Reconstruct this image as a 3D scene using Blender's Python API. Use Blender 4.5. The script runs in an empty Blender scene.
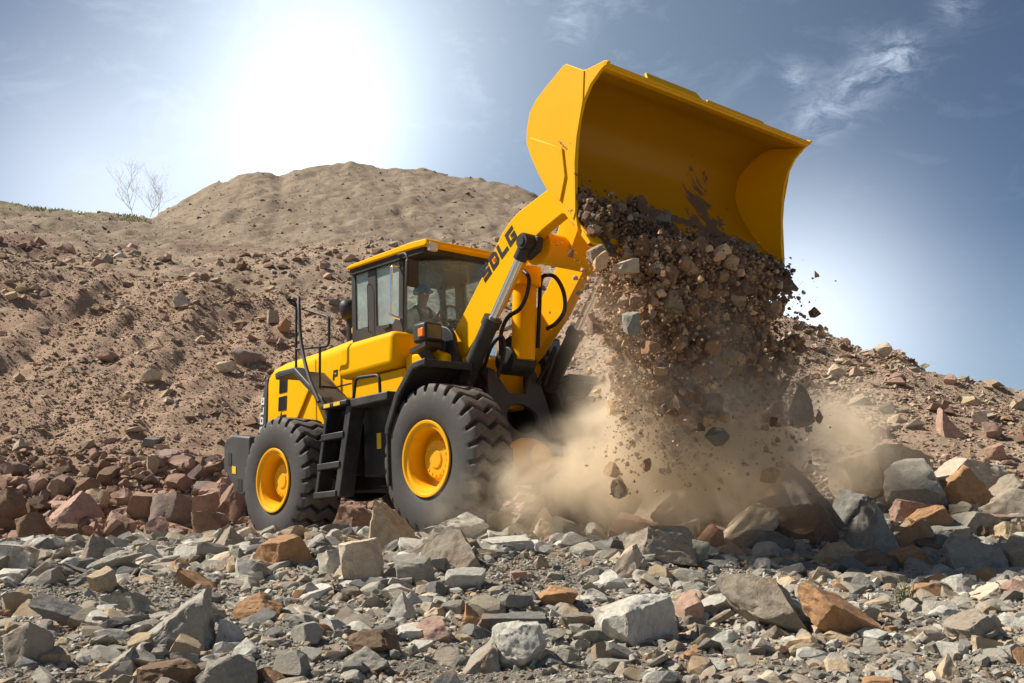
import bpy, bmesh, math, random
import numpy as np
from mathutils import Vector, Matrix

rng = np.random.default_rng(7)
random.seed(7)
C = bpy.context.scene.collection
D = bpy.data
sc = bpy.context.scene

# ------------------------------------------------------------------ camera model (surveyed)
F = 1073.63
PITCH = 0.18656251
CAMZ = 1.0
cp, sp = math.cos(PITCH), math.sin(PITCH)


def ray(px, py):
    u, v = (px - 512.0) / F, (341.5 - py) / F
    return u, cp - sp * v, sp + cp * v


def at(px, py, Y):
    """point of the place seen at pixel (px,py) at ground distance Y in front of the camera"""
    dx, dy, dz = ray(px, py)
    k = Y / dy
    return Vector((dx * k, Y, CAMZ + dz * k))


def pix(x, y, z):
    x = np.asarray(x, float); y = np.asarray(y, float); z = np.asarray(z, float) - CAMZ
    d = y * cp + z * sp
    h = -y * sp + z * cp
    return 512 + F * x / d, 341.5 - F * h / d


# ------------------------------------------------------------------ small noise library
def _hash(ix, iy, iz, seed):
    n = (ix.astype(np.int64) * 374761393 + iy.astype(np.int64) * 668265263 + iz.astype(np.int64) * 2147483647 + seed * 1274126177) & 0x7FFFFFFF
    n = ((n ^ (n >> 13)) * 1274126177) & 0x7FFFFFFF
    n = ((n ^ (n >> 15)) * 2246822519) & 0x7FFFFFFF
    return ((n ^ (n >> 16)) & 0xFFFFFF) / float(0xFFFFFF)


def vnoise(p, seed=0):
    i = np.floor(p); f = p - i
    f = f * f * (3 - 2 * f)
    ix, iy, iz = (i[:, k].astype(np.int64) for k in range(3))
    r = np.zeros(len(p))
    for dx in (0, 1):
        for dy in (0, 1):
            for dz in (0, 1):
                w = (f[:, 0] if dx else 1 - f[:, 0]) * (f[:, 1] if dy else 1 - f[:, 1]) * (f[:, 2] if dz else 1 - f[:, 2])
                r += w * _hash(ix + dx, iy + dy, iz + dz, seed)
    return r * 2 - 1


def fbm(p, octv=4, seed=0, gain=.5):
    r = np.zeros(len(p)); a = 1.0
    for k in range(octv):
        r += a * vnoise(p * (2.03 ** k) + 17.3 * k, seed + k)
        a *= gain
    return r


# ------------------------------------------------------------------ naming / linking helpers
def tag(o, label=None, cat=None, group=None, kind=None):
    if label: o['label'] = label
    if cat: o['category'] = cat
    if group: o['group'] = group
    if kind: o['kind'] = kind
    return o


def np_mesh(name, v, f, smooth=False):
    """mesh from numpy arrays, all faces the same size"""
    me = D.meshes.new(name)
    v = np.ascontiguousarray(v, np.float32); f = np.ascontiguousarray(f, np.int32)
    n, k = f.shape
    me.vertices.add(len(v)); me.vertices.foreach_set('co', v.ravel())
    me.loops.add(n * k); me.loops.foreach_set('vertex_index', f.ravel())
    me.polygons.add(n)
    me.polygons.foreach_set('loop_start', np.arange(0, n * k, k, dtype=np.int32))
    me.polygons.foreach_set('loop_total', np.full(n, k, np.int32))
    me.polygons.foreach_set('use_smooth', np.full(n, smooth, bool))
    me.update(calc_edges=True)
    return me


def vcol(me, col, name='tint'):
    a = me.color_attributes.new(name, 'FLOAT_COLOR', 'POINT')
    c = np.ones((len(me.vertices), 4), np.float32); c[:, :3] = col
    a.data.foreach_set('color', c.ravel())


def link(name, me, mat=None, parent=None):
    o = D.objects.new(name, me); C.objects.link(o)
    if mat is not None:
        for m in (mat if isinstance(mat, (list, tuple)) else [mat]): me.materials.append(m)
    if parent is not None: o.parent = parent
    return o


# ------------------------------------------------------------------ materials
def new_mat(name):
    m = D.materials.new(name); m.use_nodes = True
    nt = m.node_tree
    return m, nt, nt.nodes['Principled BSDF'], nt.nodes.new, nt.links.new


def noise_node(nt, vec, scale, detail=6, rough=.6, dist=0):
    n = nt.nodes.new('ShaderNodeTexNoise')
    n.inputs['Scale'].default_value = scale; n.inputs['Detail'].default_value = detail
    n.inputs['Roughness'].default_value = rough; n.inputs['Distortion'].default_value = dist
    if vec is not None: nt.links.new(vec, n.inputs['Vector'])
    return n.outputs['Fac']


def ramp(nt, fac, stops):
    r = nt.nodes.new('ShaderNodeValToRGB'); e = r.color_ramp.elements
    while len(e) < len(stops): e.new(.5)
    for k, (p, c) in enumerate(stops):
        e[k].position = p
        e[k].color = (c, c, c, 1) if not hasattr(c, '__len__') else (*c, 1)
    nt.links.new(fac, r.inputs['Fac'])
    return r.outputs['Color']


def mix(nt, fac, a, b, mode='MIX'):
    n = nt.nodes.new('ShaderNodeMix'); n.data_type = 'RGBA'; n.blend_type = mode
    for idx, v in ((0, fac), (6, a), (7, b)):
        s = n.inputs[idx]
        if hasattr(v, 'is_linked') or hasattr(v, 'links'): nt.links.new(v, s)
        elif hasattr(v, '__len__'): s.default_value = (*v, 1)
        else: s.default_value = v if idx == 0 else (v, v, v, 1)
    return n.outputs[2]


def mth(nt, op, a, b=None, clamp=False):
    n = nt.nodes.new('ShaderNodeMath'); n.operation = op; n.use_clamp = clamp
    for s, v in ((n.inputs[0], a), (n.inputs[1], b)):
        if v is None: continue
        if hasattr(v, 'links'): nt.links.new(v, s)
        else: s.default_value = v
    return n.outputs[0]


def bump(nt, bsdf, h, strength, dist):
    b = nt.nodes.new('ShaderNodeBump'); b.inputs['Strength'].default_value = strength; b.inputs['Distance'].default_value = dist
    nt.links.new(h, b.inputs['Height']); nt.links.new(b.outputs['Normal'], bsdf.inputs['Normal'])


def coords(nt, out='Object'):
    return nt.nodes.new('ShaderNodeTexCoord').outputs[out]


def paint(name, col, rough=.4, dust=.25, dustcol=(.30, .24, .17), metal=0, coat=0, scale=2.2, spec=.35):
    m, nt, b, N, L = new_mat(name)
    co = coords(nt)
    n1 = noise_node(nt, co, scale, 8, .65); n2 = noise_node(nt, co, 38, 4, .7)
    k = mth(nt, 'MULTIPLY', ramp(nt, n1, [(.42, 0.), (.78, 1.)]), ramp(nt, n2, [(.3, .35), (.7, 1.)]))
    L(mix(nt, mth(nt, 'MULTIPLY', k, dust), col, dustcol), b.inputs['Base Color'])
    L(mth(nt, 'ADD', mth(nt, 'MULTIPLY', n1, .25), rough - .1, True), b.inputs['Roughness'])
    b.inputs['Metallic'].default_value = metal; b.inputs['Specular IOR Level'].default_value = spec; b.inputs['Coat Weight'].default_value = coat
    b.inputs['Coat Roughness'].default_value = .15
    bump(nt, b, n2, .06, .01)
    return m


M = {}
YEL = (.93, .465, .0)
M['yellow'] = paint('yellow_paint', YEL, .42, .14, (.42, .20, .0), spec=.07)
M['black'] = paint('dark_grey_paint', (.022, .022, .023), .50, .55, (.15, .12, .09))
M['grey'] = paint('grey_guard_paint', (.060, .058, .055), .5, .4, (.17, .15, .12))
M['frame'] = paint('cab_frame_paint', (.045, .038, .033), .45, .3, (.13, .10, .08))
M['rubber_hose'] = paint('hose_rubber', (.012, .012, .012), .45, .2)
M['chrome'] = paint('chrome', (.75, .76, .78), .2, .1, metal=1)
M['white'] = paint('white_mark', (.75, .75, .72), .5, .15)
M['sticker'] = paint('yellow_sticker', (.80, .55, .02), .5, .15)
M['letter'] = paint('letter_black', (.012, .011, .012), .45, .1)
M['red'] = paint('red_mark', (.72, .03, .015), .5, .05)
M['amber'] = paint('amber_lens', (.85, .22, .01), .2, .1)
M['lamp'] = paint('lamp_lens', (.62, .62, .58), .15, .2, coat=.5)
M['lens'] = paint('dusty_lens', (.10, .10, .095), .2, .3, coat=.4)
M['seat'] = paint('seat_fabric', (.025, .025, .028), .8, .1)
M['helmet'] = paint('blue_helmet', (.03, .22, .62), .35, .05)
M['shirt'] = paint('light_shirt', (.72, .78, .76), .8, .1)
M['overall'] = paint('navy_overalls', (.02, .035, .075), .85, .1)
M['skin'] = paint('skin', (.36, .19, .12), .55, .0)
M['dark'] = paint('dark_grille', (.014, .013, .012), .6, .25)
M['concave'] = paint('rim_yellow', (.88, .43, .0), .45, .30, (.33, .22, .09), spec=.2)

# tyre rubber with dried mud
m, nt, b, N, L = new_mat('tyre_rubber'); co = coords(nt)
n1 = noise_node(nt, co, 3.5, 8, .7); n2 = noise_node(nt, co, 30, 6, .7)
k = mth(nt, 'MULTIPLY', ramp(nt, n1, [(.38, .1), (.7, 1.)]), ramp(nt, n2, [(.38, .15), (.66, 1.)]))
wa = nt.nodes.new('ShaderNodeAttribute'); wa.attribute_name = 'wear'
L(mix(nt, mth(nt, 'MULTIPLY', mth(nt, 'ADD', mth(nt, 'MULTIPLY', k, .55), .18), mth(nt, 'ADD', mth(nt, 'MULTIPLY', wa.outputs['Fac'], .85), .25)), (.034, .032, .031), (.29, .245, .205)), b.inputs['Base Color'])
b.inputs['Roughness'].default_value = .72; bump(nt, b, n2, .25, .01)
M['tyre'] = m

# bucket: yellow outside, inside yellow darkened for its shade, mud smeared near the cutting edge and in the corners
def bucket_mat(name, ca, cb, lift, gouge, smear):
    m, nt, b, N, L = new_mat(name); co = coords(nt)
    sx = nt.nodes.new('ShaderNodeSeparateXYZ'); L(co, sx.inputs[0])
    n1 = noise_node(nt, co, 2.0, 8, .65, .6); n2 = noise_node(nt, co, 14, 6, .7); n3 = noise_node(nt, co, 45, 4, .7)
    low = mth(nt, 'MULTIPLY', mth(nt, 'SUBTRACT', 3.10 + lift, sx.outputs['Z']), 1.35)
    corner = mth(nt, 'MULTIPLY', mth(nt, 'ADD', mth(nt, 'MULTIPLY', sx.outputs['Y'], -2.2), -2.5, True), .42 * smear)
    spot = mth(nt, 'DIVIDE', mth(nt, 'SUBTRACT', sx.outputs['Y'], .80), .42)
    spot = mth(nt, 'MULTIPLY', mth(nt, 'SUBTRACT', 1., mth(nt, 'MULTIPLY', spot, spot), True), .55 * smear)
    k = mth(nt, 'ADD', mth(nt, 'ADD', mth(nt, 'ADD', low, corner), spot), mth(nt, 'MULTIPLY', mth(nt, 'SUBTRACT', n1, .5), 5.5))
    mud = ramp(nt, mth(nt, 'ADD', k, mth(nt, 'MULTIPLY', mth(nt, 'SUBTRACT', n2, .5), .8)), [(.50, 0.), (.62, 1.)])
    scr = mth(nt, 'MULTIPLY', ramp(nt, noise_node(nt, co, 5, 8, .75, .3), [(.68, 0.), (.73, 1.)]), gouge)
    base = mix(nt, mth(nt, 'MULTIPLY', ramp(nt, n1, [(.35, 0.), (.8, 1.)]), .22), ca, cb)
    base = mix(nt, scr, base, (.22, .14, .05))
    L(mix(nt, mud, base, mix(nt, n3, (.10, .06, .035), (.26, .17, .11))), b.inputs['Base Color'])
    L(mth(nt, 'ADD', mth(nt, 'MULTIPLY', mud, .45), .42), b.inputs['Roughness']); b.inputs['Specular IOR Level'].default_value = .16
    bump(nt, b, mth(nt, 'ADD', mth(nt, 'MULTIPLY', mud, n3), mth(nt, 'MULTIPLY', n2, .05)), .35, .02)
    return m


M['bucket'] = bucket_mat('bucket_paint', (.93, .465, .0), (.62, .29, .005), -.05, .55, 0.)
M['shade_lining'] = bucket_mat('bucket_inside_shade', (.50, .235, .003), (.32, .145, .012), .32, .9, 1.)  # same yellow painted darker for the shaded inside, plus mud and gouges

# thin tinted glass, pale reflected brightness painted in as a patchy diffuse layer
def glass(name, tint, sheen_lo, sheen_hi, sheencol, ior):
    m = D.materials.new(name); m.use_nodes = True; nt = m.node_tree; nt.nodes.clear(); N = nt.nodes.new
    tr = N('ShaderNodeBsdfTransparent'); tr.inputs[0].default_value = (*tint, 1)
    gl = N('ShaderNodeBsdfGlossy'); gl.inputs['Roughness'].default_value = .04; gl.inputs[0].default_value = (.85, 1, .97, 1)
    fr = N('ShaderNodeFresnel'); fr.inputs[0].default_value = ior
    d0 = N('ShaderNodeBsdfDiffuse'); d0.inputs[0].default_value = (*sheencol, 1)
    t0 = N('ShaderNodeBsdfTranslucent'); t0.inputs[0].default_value = (*sheencol, 1)
    df = N('ShaderNodeMixShader'); df.inputs[0].default_value = .5; nt.links.new(d0.outputs[0], df.inputs[1]); nt.links.new(t0.outputs[0], df.inputs[2])
    m0 = N('ShaderNodeMixShader'); ms = N('ShaderNodeMixShader'); out = N('ShaderNodeOutputMaterial')
    sheen = ramp(nt, noise_node(nt, coords(nt), 4., 7, .72, .6), [(.3, sheen_lo), (.72, sheen_hi)])
    for a_, b_ in ((sheen, m0.inputs[0]), (tr.outputs[0], m0.inputs[1]), (df.outputs[0], m0.inputs[2]), (fr.outputs[0], ms.inputs[0]), (m0.outputs[0], ms.inputs[1]), (gl.outputs[0], ms.inputs[2]), (ms.outputs[0], out.inputs[0])):
        nt.links.new(a_, b_)
    return m


M['glass'] = glass('windscreen_glass', (.92, .98, .97), .14, .34, (.74, .90, .94), 1.22)
M['side_glass'] = glass('side_glass', (.82, .95, .90), .40, .75, (.86, .96, .88), 1.4)


def stone_mat(name, source):
    """source: 'object' (object colour) or 'attr' (vertex colour)"""
    m, nt, b, N, L = new_mat(name)
    co = coords(nt)
    oi = nt.nodes.new('ShaderNodeObjectInfo')
    if source == 'object':
        col = oi.outputs['Color']
        off = nt.nodes.new('ShaderNodeVectorMath'); off.operation = 'ADD'
        cm = nt.nodes.new('ShaderNodeCombineXYZ')
        for i, s in enumerate((91., 57., 23.)): L(mth(nt, 'MULTIPLY', oi.outputs['Random'], s), cm.inputs[i])
        L(co, off.inputs[0]); L(cm.outputs[0], off.inputs[1]); co = off.outputs[0]
    else:
        a = nt.nodes.new('ShaderNodeAttribute'); a.attribute_name = 'tint'; col = a.outputs['Color']
    n1 = noise_node(nt, co, 3.2, 8, .65, .4); n2 = noise_node(nt, co, 16, 8, .72); n3 = noise_node(nt, co, 70, 5, .75)
    c = mix(nt, 1., col, mix(nt, n2, (.48, .47, .46), (1.52, 1.48, 1.40)), 'MULTIPLY')
    c = mix(nt, 1., c, mix(nt, n3, (.72, .72, .72), (1.28, 1.28, 1.28)), 'MULTIPLY')
    iron = ramp(nt, n1, [(.56, 0.), (.66, 1.)])
    c = mix(nt, mth(nt, 'MULTIPLY', iron, .48), c, (.36, .20, .10))
    pale = ramp(nt, noise_node(nt, co, 6.5, 9, .75, 1.2), [(.60, 0.), (.70, 1.)])
    c = mix(nt, mth(nt, 'MULTIPLY', pale, .42), c, (.50, .47, .41))
    vein = ramp(nt, noise_node(nt, co, 2.3, 9, .6, 2.0), [(.485, 0.), (.5, 1.), (.515, 0.)])
    c = mix(nt, mth(nt, 'MULTIPLY', vein, .35), c, (.08, .07, .06))
    L(c, b.inputs['Base Color']); b.inputs['Roughness'].default_value = .9
    b.inputs['Specular IOR Level'].default_value = .25
    h = mth(nt, 'ADD', mth(nt, 'MULTIPLY', n2, .7), mth(nt, 'MULTIPLY', n3, .3))
    bump(nt, b, h, .75, .035)
    return m


M['stone'] = stone_mat('weathered_stone', 'object')
M['chips'] = stone_mat('stone_chips', 'attr')

# terrain: zone tint from the vertex colours, broken up by soil, grit and dry-grass noise
m, nt, b, N, L = new_mat('quarry_soil'); co = coords(nt)
a = nt.nodes.new('ShaderNodeAttribute'); a.attribute_name = 'tint'
n1 = noise_node(nt, co, .35, 8, .65, .5); n2 = noise_node(nt, co, 2.6, 8, .7); n3 = noise_node(nt, co, 17, 6, .75)
c = mix(nt, 1., a.outputs['Color'], mix(nt, n1, (.62, .58, .55), (1.36, 1.40, 1.44)), 'MULTIPLY')
c = mix(nt, 1., c, mix(nt, n2, (.60, .60, .60), (1.40, 1.40, 1.40)), 'MULTIPLY')
c = mix(nt, 1., c, mix(nt, n3, (.55, .55, .55), (1.45, 1.45, 1.45)), 'MULTIPLY')
L(c, b.inputs['Base Color']); b.inputs['Roughness'].default_value = .95; b.inputs['Specular IOR Level'].default_value = .15
bump(nt, b, mth(nt, 'ADD', mth(nt, 'MULTIPLY', n2, .6), mth(nt, 'MULTIPLY', n3, .4)), .9, .16)
M['soil'] = m

# ------------------------------------------------------------------ camera, world, sun
cam = D.cameras.new('camera'); cam.sensor_width = 36; cam.lens = 36 * F / 1024; cam.clip_start = .05; cam.clip_end = 3000
co_ = D.objects.new('camera', cam); C.objects.link(co_)
co_.location = (0, 0, CAMZ); co_.rotation_euler = (math.pi / 2 + PITCH, 0, 0)
sc.camera = co_

SUN_AZ, SUN_EL = math.radians(-80), math.radians(47)       # from the left of the view, azimuth measured from +Y towards +X
S = Vector((math.sin(SUN_AZ) * math.cos(SUN_EL), math.cos(SUN_AZ) * math.cos(SUN_EL), math.sin(SUN_EL)))
sl = D.lights.new('sun', 'SUN'); sl.energy = 5.0; sl.angle = math.radians(1.2); sl.color = (1, .93, .82)
so = D.objects.new('sun', sl); C.objects.link(so); so.rotation_euler = S.to_track_quat('Z', 'Y').to_euler(); so.location = (-20, 0, 30)

w = D.worlds.new('World'); sc.world = w; w.use_nodes = True
nt = w.node_tree; nt.nodes.clear(); L = nt.links.new
out = nt.nodes.new('ShaderNodeOutputWorld')
sky = nt.nodes.new('ShaderNodeTexSky'); sky.sky_type = 'NISHITA'; sky.sun_disc = False
sky.sun_elevation = SUN_EL; sky.sun_rotation = SUN_AZ; sky.dust_density = .5; sky.air_density = .72; sky.ozone_density = 1.1
bg1 = nt.nodes.new('ShaderNodeBackground'); bg1.inputs[1].default_value = .05
L(sky.outputs[0], bg1.inputs[0])
g = coords(nt, 'Generated')
nv = nt.nodes.new('ShaderNodeVectorMath'); nv.operation = 'NORMALIZE'; L(g, nv.inputs[0]); g = nv.outputs[0]
sx = nt.nodes.new('ShaderNodeSeparateXYZ'); L(g, sx.inputs[0])
elev = sx.outputs['Z']
grad = ramp(nt, elev, [(0., (.12, .14, .16)), (.16, (.08, .11, .13)), (.27, (.0, .01, .03)), (.42, (.0, .002, .01)), (.60, (.0, .002, .008)), (1., (.0, .0, .0))])


def around(px, py, power):
    dv = Vector(ray(px, py)).normalized()
    d = nt.nodes.new('ShaderNodeVectorMath'); d.operation = 'DOT_PRODUCT'; d.inputs[1].default_value = dv
    L(g, d.inputs[0])
    return mth(nt, 'POWER', mth(nt, 'MAXIMUM', d.outputs['Value'], 0), power)


# the sun burning through thin high haze
glow = mth(nt, 'ADD', mth(nt, 'MULTIPLY', around(324, 40, 150), .32), mth(nt, 'ADD', mth(nt, 'MULTIPLY', around(308, 85, 66), .36), mth(nt, 'MULTIPLY', around(318, 165, 260), .42)))
# wisps of cloud
st = nt.nodes.new('ShaderNodeMapping'); st.inputs['Scale'].default_value = (3.2, 3.2, 6.5); st.inputs['Rotation'].default_value = (.2, .5, 0); L(g, st.inputs[0])
wisp = ramp(nt, noise_node(nt, st.outputs[0], 3.0, 12, .68, .5), [(.52, 0.), (.80, 1.)])
patch = mth(nt, 'ADD', mth(nt, 'ADD', mth(nt, 'MULTIPLY', around(850, 95, 260), .10), mth(nt, 'MULTIPLY', around(560, 40, 200), .3)), mth(nt, 'ADD', .10, mth(nt, 'MULTIPLY', around(140, 60, 60), .15)))
cl = mth(nt, 'MULTIPLY', mth(nt, 'MULTIPLY', wisp, patch), 1.0)


def puff(px, py, power, amt):
    k = around(px, py, power)
    return mth(nt, 'MULTIPLY', mth(nt, 'MULTIPLY', k, ramp(nt, noise_node(nt, st.outputs[0], 9.0, 10, .7, .7), [(.40, 0.), (.72, 1.)])), amt)


for q in ((885, 62, 5200, .75), (905, 52, 9000, .6), (855, 88, 7000, .7), (818, 118, 4200, .65), (795, 75, 16000, .6), (572, 22, 6500, .6), (955, 5, 9000, .5)):
    cl = mth(nt, 'ADD', cl, puff(*q))
col = mix(nt, mth(nt, 'MINIMUM', cl, .8), grad, (.55, .60, .66))
# right-hand horizon brightness
col = mix(nt, mth(nt, 'MULTIPLY', around(790, 335, 150), .85), col, (.82, .86, .90))
col = mix(nt, mth(nt, 'MULTIPLY', around(95, 225, 130), .55), col, (.82, .85, .86))
addg = nt.nodes.new('ShaderNodeMix'); addg.data_type = 'RGBA'; addg.blend_type = 'ADD'; addg.inputs[0].default_value = 1
L(col, addg.inputs[6])
veil = nt.nodes.new('ShaderNodeVectorMath'); veil.operation = 'SCALE'; veil.inputs[0].default_value = (.85, 1.06, 1.12); L(mth(nt, 'MULTIPLY', around(470, 60, 18), .14), veil.inputs['Scale'])
gc = nt.nodes.new('ShaderNodeVectorMath'); gc.operation = 'SCALE'; gc.inputs[0].default_value = (.90, .97, 1.03); L(glow, gc.inputs['Scale'])
gs = nt.nodes.new('ShaderNodeVectorMath'); L(gc.outputs[0], gs.inputs[0]); L(veil.outputs[0], gs.inputs[1]); L(gs.outputs[0], addg.inputs[7])
bg2 = nt.nodes.new('ShaderNodeBackground'); bg2.inputs[1].default_value = .85
L(addg.outputs[2], bg2.inputs[0])
ad = nt.nodes.new('ShaderNodeAddShader'); L(bg1.outputs[0], ad.inputs[0]); L(bg2.outputs[0], ad.inputs[1]); L(ad.outputs[0], out.inputs[0])

sc.view_settings.view_transform = 'Standard'; sc.view_settings.look = 'None'; sc.view_settings.gamma = 1
sc.view_settings.use_curve_mapping = False; sc.view_settings.exposure = 0.52
sc.render.engine = 'CYCLES'
sc.cycles.use_denoising = True
try: sc.cycles.denoiser = 'OPENIMAGEDENOISE'
except Exception: pass
sc.cycles.max_bounces = 8; sc.cycles.diffuse_bounces = 3; sc.cycles.glossy_bounces = 3; sc.cycles.transparent_max_bounces = 16
sc.cycles.volume_bounces = 4; sc.cycles.volume_max_steps = 160
# ------------------------------------------------------------------ terrain
# each row is a survey line across the quarry: (pixel x, pixel y, distance) or (pixel x, ('z', height above lens), distance)
def Z(z): return ('z', z)


ROWS = [
    [(-700, Z(-.78), 1.0), (1724, Z(-.78), 1.0)],
    [(-700, Z(-.72), 3.2), (1724, Z(-.72), 3.2)],
    [(-700, Z(-.60), 5.0), (1724, Z(-.60), 5.0)],
    [(-700, Z(-.36), 7.4), (300, Z(-.36), 7.4), (600, Z(-.34), 7.4), (1724, Z(-.40), 7.4)],
    [(-700, Z(-.12), 9.6), (0, Z(-.13), 9.6), (180, Z(-.14), 9.6), (300, Z(-.10), 9.6), (560, Z(-.08), 9.6), (720, Z(-.14), 9.6), (900, Z(-.26), 9.6), (1724, Z(-.3), 9.6)],
    [(-700, Z(-.03), 11.2), (200, Z(-.04), 11.2), (300, Z(.02), 11.2), (460, Z(.08), 11.1), (640, Z(.05), 11.0), (760, Z(.02), 10.9), (900, Z(-.08), 10.8), (1024, Z(-.1), 10.8), (1724, Z(-.1), 10.8)],
    [(-700, Z(.0), 14), (240, Z(.0), 14), (300, Z(.02), 14), (450, Z(.10), 13.2), (620, Z(.12), 12.6), (740, Z(.30), 12.4), (900, Z(.42), 12.4), (1024, Z(.46), 12.6), (1724, Z(.4), 13)],
    [(-700, Z(.0), 17), (240, Z(.0), 17), (300, Z(.02), 17), (450, Z(.10), 17), (620, Z(.2), 16), (740, Z(1.0), 15), (900, Z(1.25), 14.8), (1024, Z(1.2), 14.8), (1724, Z(1.3), 15)],
    [(-700, Z(.85), 19.2), (0, Z(.85), 19.2), (240, Z(.95), 19.2), (450, Z(1.0), 20), (620, Z(1.2), 19), (740, Z(2.6), 18.5), (900, Z(2.9), 18), (1024, Z(2.5), 18), (1724, Z(2.2), 18)],
    [(-700, 262, 30), (0, 260, 30), (60, 266, 30.3), (130, 270, 30), (193, 277, 29.5), (250, 287, 30), (350, 295, 30), (450, 296, 30), (560, 296, 29), (680, 280, 27), (740, 277, 25.6), (790, 306, 24), (830, 328, 23.7),
     (870, 346, 23.5), (900, 356, 23), (922, 374, 22.8), (945, 387, 22.5), (985, 402, 22), (1024, 411, 22), (1300, 450, 22), (1724, 455, 22)],
    [(-700, 258, 33), (0, 257, 33), (130, 266, 33), (250, 280, 33), (350, 290, 33), (450, 293, 33), (560, 294, 33), (680, 283, 31), (740, 292, 30), (790, 330, 28), (900, 375, 27), (1024, 425, 27), (1724, 470, 27)],
    [(-700, 236, 39), (0, 236, 39), (60, 246, 39), (130, 252, 39), (250, 251, 39), (350, 247, 39), (450, 250, 39), (560, 255, 38), (680, 268, 36), (740, 300, 35), (790, 345, 34), (900, 390, 34), (1024, 440, 34), (1724, 480, 34)],
    [(-700, 222, 47), (0, 221, 47), (70, 226, 47), (130, 238, 47), (200, 243, 46), (350, 238, 46), (450, 243, 46), (560, 248, 45), (680, 262, 44), (740, 305, 42), (790, 360, 40), (1024, 450, 40), (1724, 490, 40)],
    [(-700, 198, 60), (-60, 197, 58), (0, 201, 56), (20, 202, 56), (45, 209, 56), (80, 211, 56), (110, 210, 56), (140, 214, 57), (152, 215, 59), (165, 209, 62), (200, 191, 63), (228, 179, 63), (248, 171, 63), (258, 170, 63), (270, 172, 63),
     (282, 174, 64), (296, 168, 64), (320, 164, 64), (350, 164, 64), (385, 166, 64), (415, 165, 64), (432, 167, 64), (450, 174, 63), (480, 178, 62), (530, 190, 60), (600, 214, 58), (660, 242, 56), (700, 265, 54), (740, 310, 52), (790, 370, 50), (1024, 460, 50), (1724, 500, 50)],
    [(-700, Z(12), 95), (140, Z(9.5), 95), (320, Z(15), 95), (530, Z(12), 95), (740, Z(3), 95), (1724, Z(0), 95)],
    [(-700, Z(2), 260), (1724, Z(-2), 260)],
]
RA, RY, RZ = [], [], []
for row in ROWS:
    aa, yy, zz = [], [], []
    for px, py, Y in row:
        if isinstance(py, tuple):
            aa.append((px - 512) / (F * cp)); zz.append(py[1] + CAMZ)
        else:
            p = at(px, py, Y); aa.append(p.x / Y); zz.append(p.z)
        yy.append(Y)
    RA.append(np.array(aa)); RY.append(np.array(yy, float)); RZ.append(np.array(zz))


# resample the survey lines and round off their corners
GA = np.linspace(-1.25, 1.25, 2501); GY, GZ = [], []
for k in range(len(ROWS)):
    n = 5 if k == 13 else (9 if k == 9 else 90)
    ker = np.hanning(n + 2)[1:-1]; ker /= ker.sum()
    for src, dst in ((RY, GY), (RZ, GZ)):
        q = np.pad(np.interp(GA, RA[k], src[k]), n, mode='edge')
        dst.append(np.convolve(q, ker, 'same')[n:-n])


def base_height(X, Y):
    X = np.atleast_1d(np.asarray(X, float)); Y = np.atleast_1d(np.asarray(Y, float))
    a = X / np.maximum(Y, .3)
    yk = np.stack([np.interp(a, GA, GY[k]) for k in range(len(ROWS))])
    zk = np.stack([np.interp(a, GA, GZ[k]) for k in range(len(ROWS))])
    z = np.where(Y < yk[0], zk[0], zk[-1])
    for k in range(len(ROWS) - 1):
        t = (Y - yk[k]) / (yk[k + 1] - yk[k])
        s = (t >= 0) & (t <= 1)
        z = np.where(s, zk[k] + (zk[k + 1] - zk[k]) * t, z)
    return z


def ground(X, Y, fine=True):
    X = np.atleast_1d(np.asarray(X, float)); Y = np.atleast_1d(np.asarray(Y, float))
    z = base_height(X, Y)
    P = np.stack([X, Y, z * 0], 1)
    far = np.clip((Y - 15) / 8, 0, 1)
    z = z + fbm(P * 1.1, 3, 5) * (.05 + .085 * far)
    z = z + fbm(P * .28, 3, 9) * .30 * np.clip((Y - 18) / 10, 0, 1) * np.clip((75 - Y) / 40, .25, 1)
    if fine:
        z = z + fbm(P * 4.0, 3, 21) * (.022 + .028 * far)
        z = z - np.abs(fbm(np.stack([X * .8, Y * .12, z * 0], 1), 3, 33)) * .26 * np.clip((Y - 20) / 4, 0, 1) * np.clip((34 - Y) / 6, 0, 1)
        z = z - np.abs(fbm(np.stack([X * .35 + Y * .06, Y * .07, z * 0], 1), 3, 35)) * .22 * np.clip((Y - 42) / 6, 0, 1)
    z = z + fbm(P * 1.6, 3, 44) * .075 * np.clip((Y - 34) / 6, 0, 1)
    return z


acol = np.tan(np.linspace(math.atan(-1.12), math.atan(1.12), 620))
yrow = np.concatenate([np.geomspace(.8, 4, 16)[:-1], np.geomspace(4, 13, 190)[:-1], np.linspace(13, 34, 270)[:-1], np.linspace(34, 66, 170)[:-1], np.geomspace(66, 300, 30)])
A_, Y_ = np.meshgrid(acol, yrow)
X_ = (A_ * Y_).ravel(); Yv = Y_.ravel()
Zv = ground(X_, Yv)
nr, nc = Y_.shape
i = np.arange(nr - 1)[:, None] * nc + np.arange(nc - 1)[None]
Fq = np.stack([i, i + 1, i + 1 + nc, i + nc], -1).reshape(-1, 4)
me = np_mesh('quarry_slope', np.stack([X_, Yv, Zv], 1), Fq, True)
P = np.stack([X_, Yv, Zv], 1)
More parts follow.
